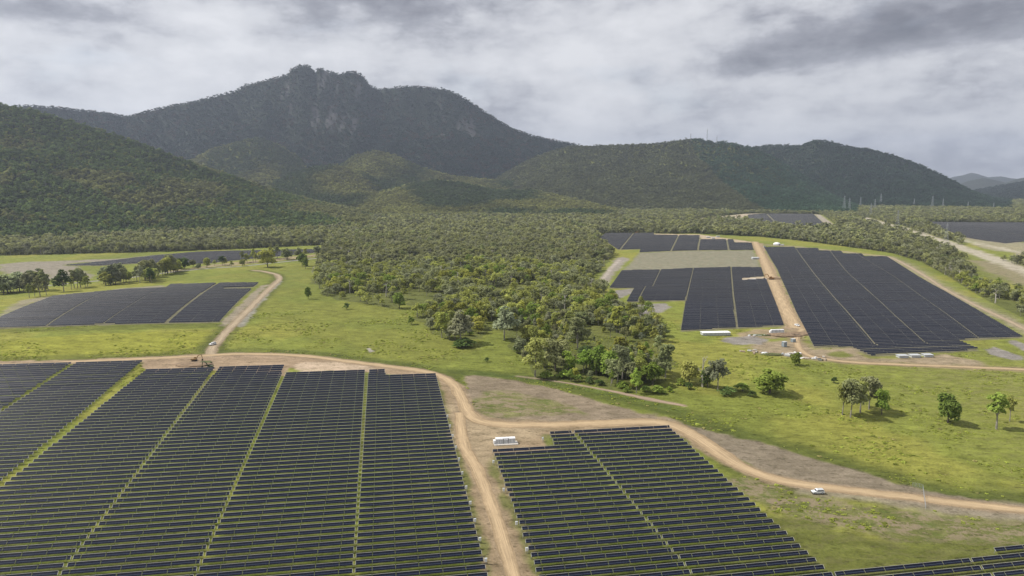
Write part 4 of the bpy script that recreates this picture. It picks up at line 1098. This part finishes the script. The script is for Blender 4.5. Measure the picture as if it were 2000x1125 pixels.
scatter('hill_forest', fz(m2, 0), s2, T[m2], protoB, 'dense tree cover over the hills and mountain')

# ------------------------------------------------------------------ pylons
def pylon(px, py, hp, label, group):
    p = hit(px, py); dep = project(p)[2]; h = hp*dep/F
    r_ = empty('power_pylon', p, R(35), label, 'pylon', group)
    t = max(.16, dep/F*.30); b = h*.10
    mb = MB()
    for sx_ in (-1, 1):
        for sy_ in (-1, 1): mb.tube([(sx_*b, sy_*b, 0), (sx_*b*.35, sy_*b*.35, h*.6), (sx_*b*.12, sy_*b*.12, h)], t*.5, 4)
    for k in range(6):
        z0 = h*.1*k; z1 = h*.1*(k+1); f0 = b*(1-.65*z0/(h*.6)); f1 = b*(1-.65*z1/(h*.6))
        for a_, b_ in (((-1, -1), (1, -1)), ((1, -1), (1, 1)), ((1, 1), (-1, 1)), ((-1, 1), (-1, -1))):
            mb.tube([(a_[0]*f0, a_[1]*f0, z0), (b_[0]*f1, b_[1]*f1, z1)], t*.28, 3)
    mb.build('tower', M['pylon'], r_)
    for zf, wf in ((.62, .19), (.76, .16), (.90, .12)):
        m2_ = MB(); m2_.tube([(-h*wf, 0, h*zf), (0, 0, h*(zf+.03)), (h*wf, 0, h*zf)], t*.4, 4); m2_.tube([(-h*wf, 0, h*zf), (h*wf, 0, h*zf)], t*.3, 4); m2_.build('crossarm', M['pylon'], r_)
GP = 'pylons of the power line'
for q in [(1847, 478, 42, 'nearest big lattice pylon beside the far right array'), (1752, 447, 36, 'second lattice pylon along the cleared corridor'), (1700, 424, 27, 'third lattice pylon, behind the far small array'),
          (1648, 412, 30, 'left pylon of the close pair at the corridor end'), (1658, 415, 28, 'right pylon of the close pair at the corridor end'), (1820, 408, 25, 'left of two pylons rising from the far right woods'),
          (1841, 408, 20, 'right of two pylons rising from the far right woods'), (1720, 396, 18, 'pylon against the foot of the dark right hill'), (1890, 408, 14, 'tiny pylon in the woods near the right edge'), (1680, 405, 20, 'small pylon between the close pair and the third pylon'), (1708, 411, 22, 'pylon right behind the third corridor pylon'), (1785, 402, 14, 'faint small pylon left of the woodland pair, far right'), (1940, 409, 13, 'faintest pylon close to the right edge of the far woods')]: pylon(*q, GP)
for (px, py, hp, lb) in [(1349, 268, 11, 'short mast left of the tallest on the middle ridge'), (1381, 272, 22, 'tallest lattice mast on the middle ridge'), (1400, 278, 12, 'faint mast right of the tallest on the middle ridge')]:
    X_, Y_, Z_ = raydir(px, py); hh = math.hypot(X_, Y_); D = 4290.0
    xy = np.array([X_/hh*D, Y_/hh*D]); zz = float(H(xy[:1], xy[1:])[0]); h = hp*D/F+9
    r_ = empty('ridge_mast', (xy[0], xy[1], zz), R(20), lb, 'mast', 'masts on the middle ridge')
    mb = MB()
    for a_ in range(3): mb.tube([(h*.07*math.cos(a_*2.09), h*.07*math.sin(a_*2.09), 0), (0, 0, h)], .55, 4)
    for k in range(5): f0 = h*.07*(1-k/6); z0 = h*k/6; mb.tube([(f0, 0, z0), (-f0*.5, f0*.8, z0+h/8), (-f0*.5, -f0*.8, z0), (f0, 0, z0)], .35, 3)
    mb.build('lattice', M['pylon'], r_)
    m2_ = MB(); m2_.tube([(-h*.1, 0, h*.82), (h*.1, 0, h*.82)], .5, 4); m2_.build('antenna_arm', M['pylon'], r_)

# ------------------------------------------------------------------ vehicles
def suv(px, py, rz, label, ute=False, s_=1.0):
    p = hit(px, py); r_ = empty('ute' if ute else 'off_road_wagon', (p[0], p[1], p[2]+.12), rz, label, 'ute' if ute else 'car')
    W2 = .93
    mb = MB(); mb.prism([(-2.4, .45), (-2.4, .95), (-1.25, 1.1), (-1.2, 1.12), (2.35, 1.12), (2.42, .5), (2.0, .42), (-2.1, .42)], -W2, W2); mb.build('body', M['white'], r_)
    if ute:
        mb = MB(); mb.prism([(-1.2, 1.12), (-.55, 1.72), (.55, 1.75), (.75, 1.12)], -W2+.1, W2-.1); mb.build('cab', M['white'], r_)
        mb = MB(); mb.box(.85, 2.4, -W2+.04, W2-.04, 1.121, 1.45); mb.build('tray', M['white'], r_)
        g_ = [(-.95, 1.2), (-.5, 1.62), (.45, 1.64), (.55, 1.2)]
    else:
        mb = MB(); mb.prism([(-1.15, 1.12), (-.6, 1.78), (2.0, 1.84), (2.3, 1.12)], -W2+.08, W2-.08); mb.build('cabin', M['white'], r_)
        g_ = [(-.9, 1.2), (-.5, 1.64), (1.85, 1.68), (2.05, 1.2)]
        mb = MB(); mb.box(-.3, 1.9, -.62, .62, 1.845, 1.9); mb.build('roof_rack', M['lightgrey'], r_)
    for y0, y1 in ((-W2+.06, -W2+.085), (W2-.085, W2-.06)):
        mb = MB(); mb.prism(g_, y0, y1); o = mb.build('side_window', M['glass'], r_)
    mb = MB(); mb.box(-.02, .02, -.7, .7, 0, .62); o = mb.build('windscreen', M['glass'], r_); o.location = (-1.13, 0, 1.16); o.rotation_euler = (0, math.atan2(.55, .66), 0)
    for xx in (-1.5, 1.45):
        for yy in (-.86, .86):
            mb = MB(); mb.cyl((xx, yy, .38), (0, 1, 0), .4, .26, 14); wh = mb.build('wheel', M['dark'], r_)
            mb = MB(); mb.cyl((xx, yy*1.16, .38), (0, 1, 0), .2, .03, 10); mb.build('rim', M['lightgrey'], wh)
    for yy in (-.65, .65):
        mb = MB(); mb.box(-2.43, -2.39, yy-.2, yy+.2, .7, .88); mb.build('headlight', M['lightgrey'], r_)
    mb = MB(); mb.box(-2.55, -2.41, -.85, .85, .42, .66); mb.build('bull_bar', M['dark'], r_)
    return r_
suv(1597, 964, R(3), 'white off-road wagon parked on the verge below the curving dirt road')
suv(415.5, 674, R(55), 'white wagon on the dirt lane just above the road junction')
suv(1557, 637, R(110), 'white ute on the dirt strip between the two big east arrays', True)

def excavator(px, py, rz, label, mat, s_=.8):
    p = hit(px, py); r_ = empty('excavator', p, rz, label, 'excavator'); r_.scale = (s_,)*3
    for yy in (-1.25, 1.25):
        mb = MB(); mb.prism([(-2.0, .25), (-1.7, 0), (1.7, 0), (2.0, .25), (1.9, .85), (-1.9, .85)], yy-.3, yy+.3); mb.build('track', M['dark'], r_)
    mb = MB(); mb.box(-.9, .9, -.95, .95, .3, 1.0); mb.build('undercarriage', M['dark'], r_)
    mb = MB(); mb.prism([(-2.4, 1.02), (-2.5, 2.0), (-.6, 2.15), (1.2, 1.9), (1.4, 1.02)], -1.35, 1.35); mb.build('body', mat, r_)
    mb = MB(); mb.prism([(-.4, 2.0), (-.3, 3.0), (.9, 3.0), (1.25, 2.0), (1.3, 1.3), (-.4, 1.3)], .45, 1.34); c_ = mb.build('cab', mat, r_)
    mb = MB(); mb.prism([(0, 2.0), (.05, 2.85), (.8, 2.85), (1.1, 2.0)], 1.345, 1.37); mb.build('window', M['glass'], c_)
    mb = MB(); mb.tube([(1.2, -.1, 1.4), (3.0, -.1, 4.4), (4.4, -.1, 4.9), (5.8, -.1, 4.5)], [.42, .38, .32, .25], 6); mb.build('boom', mat, r_)
    mb = MB(); mb.tube([(5.5, -.1, 4.9), (5.9, -.1, 3.0), (6.0, -.1, 1.4)], [.28, .25, .2], 6); mb.build('arm', mat, r_)
    mb = MB(); mb.prism([(5.6, 1.5), (6.3, 1.4), (6.7, .7), (6.1, .1), (5.3, .35)], -.65, .45); mb.build('bucket', M['dark'], r_)
excavator(380, 705, R(10), 'green and tan excavator with raised boom beside the road junction', M['yellow'])
excavator(410, 719, R(178), 'dark excavator half hidden behind the front panel rows', M['green_p'])
excavator(1506, 546, R(170), 'yellow excavator digging on the dirt strip between arrays', M['yellow2'], 1.4)
excavator(1243, 455.5, R(10), 'orange excavator at the back corner of the upper array', M['yellow2'], 1.2)

def heap(px, py, rx, ry, hz, label, mat, name='soil_heap', rz=0.0, rough=.35):
    p = hit(px, py); n_, m_ = 26, 7; V = []; Fs = []
    g_ = random.Random(int(px*7+py))
    for j in range(m_+1):
        ph = math.pi/2*j/m_
        for k in range(n_):
            th = 2*math.pi*k/n_; q = 1+rough*(g_.random()-.5)
            V.append((rx*math.cos(th)*math.cos(ph)*q, ry*math.sin(th)*math.cos(ph)*q, hz*math.sin(ph)*(1+rough*(g_.random()-.5))-.15))
    for j in range(m_):
        for k in range(n_): Fs.append((j*n_+k, j*n_+(k+1) % n_, (j+1)*n_+(k+1) % n_, (j+1)*n_+k))
    o = meshobj(name, V, Fs, mat, smooth=True); o.location = p; o.rotation_euler = (0, 0, rz)
    return tag(o, label, 'heap' if name == 'soil_heap' else 'rubble')
heap(402, 708, 4.0, 3, 1.0, 'small grassy heap between the two excavators', M['greenbank'])
heap(375, 712, 12, 6, 1.0, 'low brown soil heap left of the front excavator', M['soil'])
heap(1513, 545, 9, 6, 2.2, 'soil heap by the digger on the dirt strip', M['soil'])
heap(1530, 655, 13, 7, 1.8, 'brown earth bank right of the white-panelled power station', M['soil'])
heap(1560, 652, 14, 6, 1.4, 'earth bank across the end of the dirt strip', M['soil'])
heap(1481, 655, 9, 3, 1.2, 'dark spoil bank left of the distant power station', M['greenbank'])
heap(1507, 693, 8, 3, 1.4, 'dark scrubby bank between the two rubble piles', M['greenbank'])

# inverter stations
def station(px, py, L, rz, label, s_=1.0, n_=3):
    p = hit(px, py); r_ = empty('inverter_station', (p[0], p[1], p[2]+.02), rz, label, 'power station'); r_.scale = (s_,)*3
    mb = MB(); mb.box(-L/2-.9, L/2+1.2, -2.4, 1.9, -.4, .28); mb.build('slab', M['concrete'], r_)
    seg = [(-L/2, -L/2+L*.37, 2.45), (-L/2+L*.41, -L/2+L*.63, 2.3), (-L/2+L*.67, L/2, 2.5)]
    for x0, x1, hh in seg[:n_]:
        mb = MB(); mb.box(x0, x1, -.9, 1.15, .32, hh); c_ = mb.build('cabinet', M['white'], r_)
        nd = max(2, int((x1-x0)/1.0))
        for k in range(nd):
            a = x0+(x1-x0)*(k+.08)/nd; b = x0+(x1-x0)*(k+.92)/nd
            mb = MB(); mb.box(a, b, -.925, -.902, .5, hh-.3); mb.build('door', M['lightgrey'], c_)
    mb = MB(); mb.box(-L/2-.1, L/2+.05, -.6, 1.25, 2.56, 2.66); mb.build('canopy', M['white'], r_)
    mb = MB(); mb.box(-L/2-1.1, -L/2-.25, -1.2, .9, .28, 1.9); mb.build('end_cabinet', M['white'], r_)
    for xx in (seg[0][1]+.12, seg[1][1]+.12):
        mb = MB(); mb.box(xx, xx+.18, -.8, 1.0, .32, 2.4); mb.build('divider', M['midgrey'], r_)
    return r_
rowang = math.atan2(ROWD[1], ROWD[0])
station(987, 866, 9.0, rowang-R(3), 'white inverter station on a concrete slab beside the dirt spur')
station(1518, 650, 10.5, rowang-R(6), 'white-panelled power station at the end of the dirt strip, east arrays')
gp = hit(1010, 868)
def shed(px, py, L, Wd, hh, rz, label, name='white_shed', mat='white', legs=True):
    p = hit(px, py); r_ = empty(name, p, rz, label, 'shed')
    mb = MB(); mb.prism([(-L/2-.3, hh-.2), (-L/2-.3, hh), (L/2+.3, hh), (L/2+.3, hh-.2)], -Wd/2-.3, Wd/2+.3); mb.build('roof', M[mat], r_)
    n_ = max(2, int(L/3)); 
    for k in range(n_):
        a = -L/2+L*k/n_; mb = MB(); mb.box(a+.06, a+L/n_-.06, -Wd/2, Wd/2, .05, hh-.22); mb.build('bay', M['lightgrey'], r_)
shed(1397, 654, 22, 6.0, 2.4, rowang-R(6), 'long low white-roofed store in front of the middle array')
for k, (px, w_) in enumerate([(1762, 6.8), (1786, 6.8), (1811, 6.2)]):
    shed(px, 698-k*.8, w_, 4, 1.8, rowang-R(7), ['left', 'middle', 'right'][k]+' one of three low grey containers below the big east array', 'container', 'lightgrey')
shed(1475, 506, 12, 5, 3, rowang, 'white container on the fallow ground of the east arrays', 'container')
shed(1481, 546, 22, 4, .8, rowang, 'pale flat stack of material in the notch of the middle array', 'container')
# tank / dome tent at the top of the dirt strip
p = hit(1517, 479); r_ = empty('dome_tent', p, 0, 'white dome-roofed tent at the top of the dirt strip', 'tent')
mb = MB(); mb.dome((0, 0, 2.0), 7, 6, 4.0, 18, 6); mb.build('roof', M['white'], r_, True)
mb = MB(); mb.cyl((0, 0, 1.0), (0, 0, 1), 6.2, 2.2, 18); mb.build('wall', M['lightgrey'], r_)
mb = MB(); mb.box(3, 6.2, -6.3, -5.0, 0, 2.6); mb.build('door', M['dark'], r_)
shed(1527, 479.5, 7, 4, 2.4, 0, 'small white cabin right of the dome-roofed tent', 'cabin')
shed(1493, 483, 3.5, 3, 2.6, 0, 'grey little cabin left of the dome-roofed tent', 'cabin', 'midgrey')
for k, (px, py, l_) in enumerate([(1383, 464.5, 9), (1393, 466, 7), (1402, 463, 8)]):
    shed(px, py, l_, 4, 2.6, .1, ['left', 'middle', 'right'][k]+' white hut behind the upper array', 'site_hut')
# material frames and bins in the depot
def bin_(px, py, w_, h_, label):
    p = hit(px, py); r_ = empty('water_tank_cube', p, .3, label, 'tank')
    mb = MB(); mb.box(-w_/2, w_/2, -w_/2, w_/2, .15, h_); mb.build('tank', M['tan_plastic'], r_)
    for xx in (-w_/2, w_/2):
        for yy in (-w_/2, w_/2):
            m2_ = MB(); m2_.box(xx-.08, xx+.08, yy-.08, yy+.08, 0, h_+.15); m2_.build('cage_post', M['galv'], r_)
    m2_ = MB(); m2_.box(-w_/2-.1, w_/2+.1, -w_/2-.1, w_/2+.1, h_+.05, h_+.2); m2_.build('lid', M['lightgrey'], r_)
bin_(1531.5, 677, 2.6, 3.6, 'tall grey cage tank in the depot, the left and nearer one')
bin_(1549, 668, 2.6, 2.4, 'squat grey cage tank in the depot, the right and farther one')
def pile(px, py, n_, sx_, sy_, label, mats):
    p = hit(px, py); r_ = empty('timber_pile', p, rowang, label, 'rubble'); g_ = random.Random(int(px))
    for k in range(n_):
        x, y = g_.gauss(0, sx_/2), g_.gauss(0, sy_/2); l = g_.uniform(1.2, 4.0); w_ = g_.uniform(.6, 1.5); h_ = g_.uniform(.3, 1.1)
        Mx = Matrix.Translation((x, y, .1)) @ Matrix.Rotation(g_.uniform(-1, 1), 4, 'Z') @ Matrix.Rotation(g_.uniform(-.15, .15), 4, 'Y')
        mb = MB(); mb.box(-l/2, l/2, -w_/2, w_/2, 0, h_, Mx); mb.build('board_stack', M[g_.choice(mats)], r_)
pile(1465, 687, 12, 7, 2.5, 'left heap of pale boards and crates in the depot', ['wood', 'white', 'concrete', 'midgrey'])
pile(1490, 690, 12, 5, 2.5, 'second heap of pale boards, right of the left one', ['wood', 'white', 'concrete'])
pile(1535, 694, 9, 5, 2.5, 'heap of white sheets behind the small dark tree', ['white', 'lightgrey', 'concrete'])
pile(1553, 691, 9, 6, 2.5, 'white crates left of the eastern track', ['white', 'white', 'concrete'])
pile(1583, 700, 10, 8, 2, 'long pile of white sheeting beside the eastern track', ['white', 'white', 'concrete', 'wood'])
pile(1606, 703, 6, 4, 1.5, 'small dark mixed pile at the right end of the depot', ['wood', 'midgrey', 'greenbank'])
pile(1480, 656, 9, 8, 1.5, 'row of pale pallets before the distant power station', ['concrete', 'wood', 'white'])

# combiner boxes on posts
def combiner(px, py, k, label):
    p = hit(px, py); r_ = empty('combiner_box', p, rowang, label, 'electrical box', 'combiner boxes along the dirt spur'); r_.scale = (1.3, 1.3, 1.15)
    mb = MB(); mb.box(-.3, .3, -.16, .16, .75, 1.7); mb.build('cabinet', M['white'], r_)
    mb = MB(); mb.box(-.34, .34, -.22, .2, 1.71, 1.78); mb.build('rain_cap', M['lightgrey'], r_)
    for xx in (-.2, .2): mb = MB(); mb.box(xx-.04, xx+.04, -.04, .04, -.2, .74); mb.build('leg', M['galv'], r_)
cl = [(650, 272), (664, 326), (678, 380), (696, 442), (713, 508), (730, 584), (752, 662), (774, 747), (799, 842), (826, 946), (858, 1060)]
for k, (cx, cy) in enumerate(cl): combiner(640+cx/2.777, 720+cy/2.777, k, 'white electrical box left of the dirt spur, %s from the far end' % ordn(k+1))
cr2 = [(1167, 395), (899, 522), (955, 675), (1024, 858), (1079, 1002)]
for k, (cx, cy) in enumerate(cr2): combiner(640+cx/2.777, 720+cy/2.777, k, 'white electrical box right of the dirt spur, %s from the far end' % ordn(k+1))

# wire gate across the road at the right
a = hit(1782, 950); b = hit(1802, 954); c = hit(1808, 996)
r_ = empty('wire_fence', (*b[:2], b[2]), 0, 'thin grey wire fence and gate standing by the dirt road', 'fence')
def loc(q): return (q[0]-b[0], q[1]-b[1])
segs = [(a, b, 4), (b, c, 7)]
for A_, B_, n_ in segs:
    for k in range(n_):
        q = A_+(B_-A_)*(k/(n_-1) if n_ > 1 else 0); x, y = loc(q); zz = q[2]-b[2]
        mb = MB(); mb.tube([(x, y, zz-.2), (x, y, zz+1.8)], .05, 6); mb.build('post', M['galv'], r_)
    mb = MB()
    for hz_ in (.3, .8, 1.3, 1.75): mb.tube([(*loc(A_), A_[2]-b[2]+hz_), (*loc(B_), B_[2]-b[2]+hz_)], .03, 4)
    mb.build('wires', M['galv'], r_)
p = hit(1045, 738)
# tussocks in the pasture
tp = bpy.data.collections.new('tussock_models')
for s_ in range(5):
    lb = [(0, 0, .25, .8, .8, .35), (.5, .3, .2, .5, .5, .3), (-.4, .4, .2, .5, .6, .25)]
    V_, F_, v_ = leafcloud(lb, 46, .34, 500+s_)
    o = meshobj('tussock', V_, F_, M['leaf'], attrs={'var': ('FLOAT', 'POINT', v_)}); C.objects.unlink(o); tp.objects.link(o)
N_ = 60000
rt = np.sqrt(g.random(N_)*(620**2-225**2)+225**2); ta = (g.random(N_)*78-38)*math.pi/180
tx, ty = rt*np.sin(ta), rt*np.cos(ta)
kp = g.random(N_) < sstep(.48, .76, fbm(tx, ty, 22, 4, 301))
badp = [f_['P'] for f_ in FIELDS if f_['P'].min(0)[1] < 700]+[ZP[k] for k in ('junction', 'pale', 'verge', 'island', 'east', 'depot', 'depot2', 'dirtroad_e', 'mown', 'grey_n', 'grey_w', 'greyoval')]
for P in badp: kp &= ~inside(P, tx, ty)
for P, wd in [(q[0], q[1]) for q in ROADS.values()]+[(EAST, 6), (CREEK, 4), (GREY_RD, 8)]: kp &= dist_line(P, tx, ty) > wd/2+1
tx, ty = tx[kp], ty[kp]; nt_ = len(tx)
tt = np.array([.150, .170, .034])*(.7+.75*g.random(nt_))[:, None]; tt[g.random(nt_) < .12] = (.19, .175, .07)
ts = (.35+.9*g.random(nt_)**3)
scatter('grass_tussocks', np.stack([tx, ty, H(tx, ty)], 1), np.stack([ts, ts, ts*.7], 1), tt, tp, 'tufts and weeds standing in the green pasture')
# haze
print('haze...')
mb = MB(); mb.box(-13500, 13500, -300, 16900, -75, 1150); hz = mb.build('haze', M['white']); hz.data.materials.clear()
hm_, t = newmat('haze_air')
pv = t.n('ShaderNodeVolumePrincipled', ins={'Color': (.70, .80, 1.0, 1), 'Density': 5.2e-5, 'Anisotropy': .3})
t.n('ShaderNodeOutputMaterial', ins={'Volume': pv.outputs[0]})
hz.data.materials.append(hm_); tag(hz, kind='stuff')
print('objects', len(C.objects))
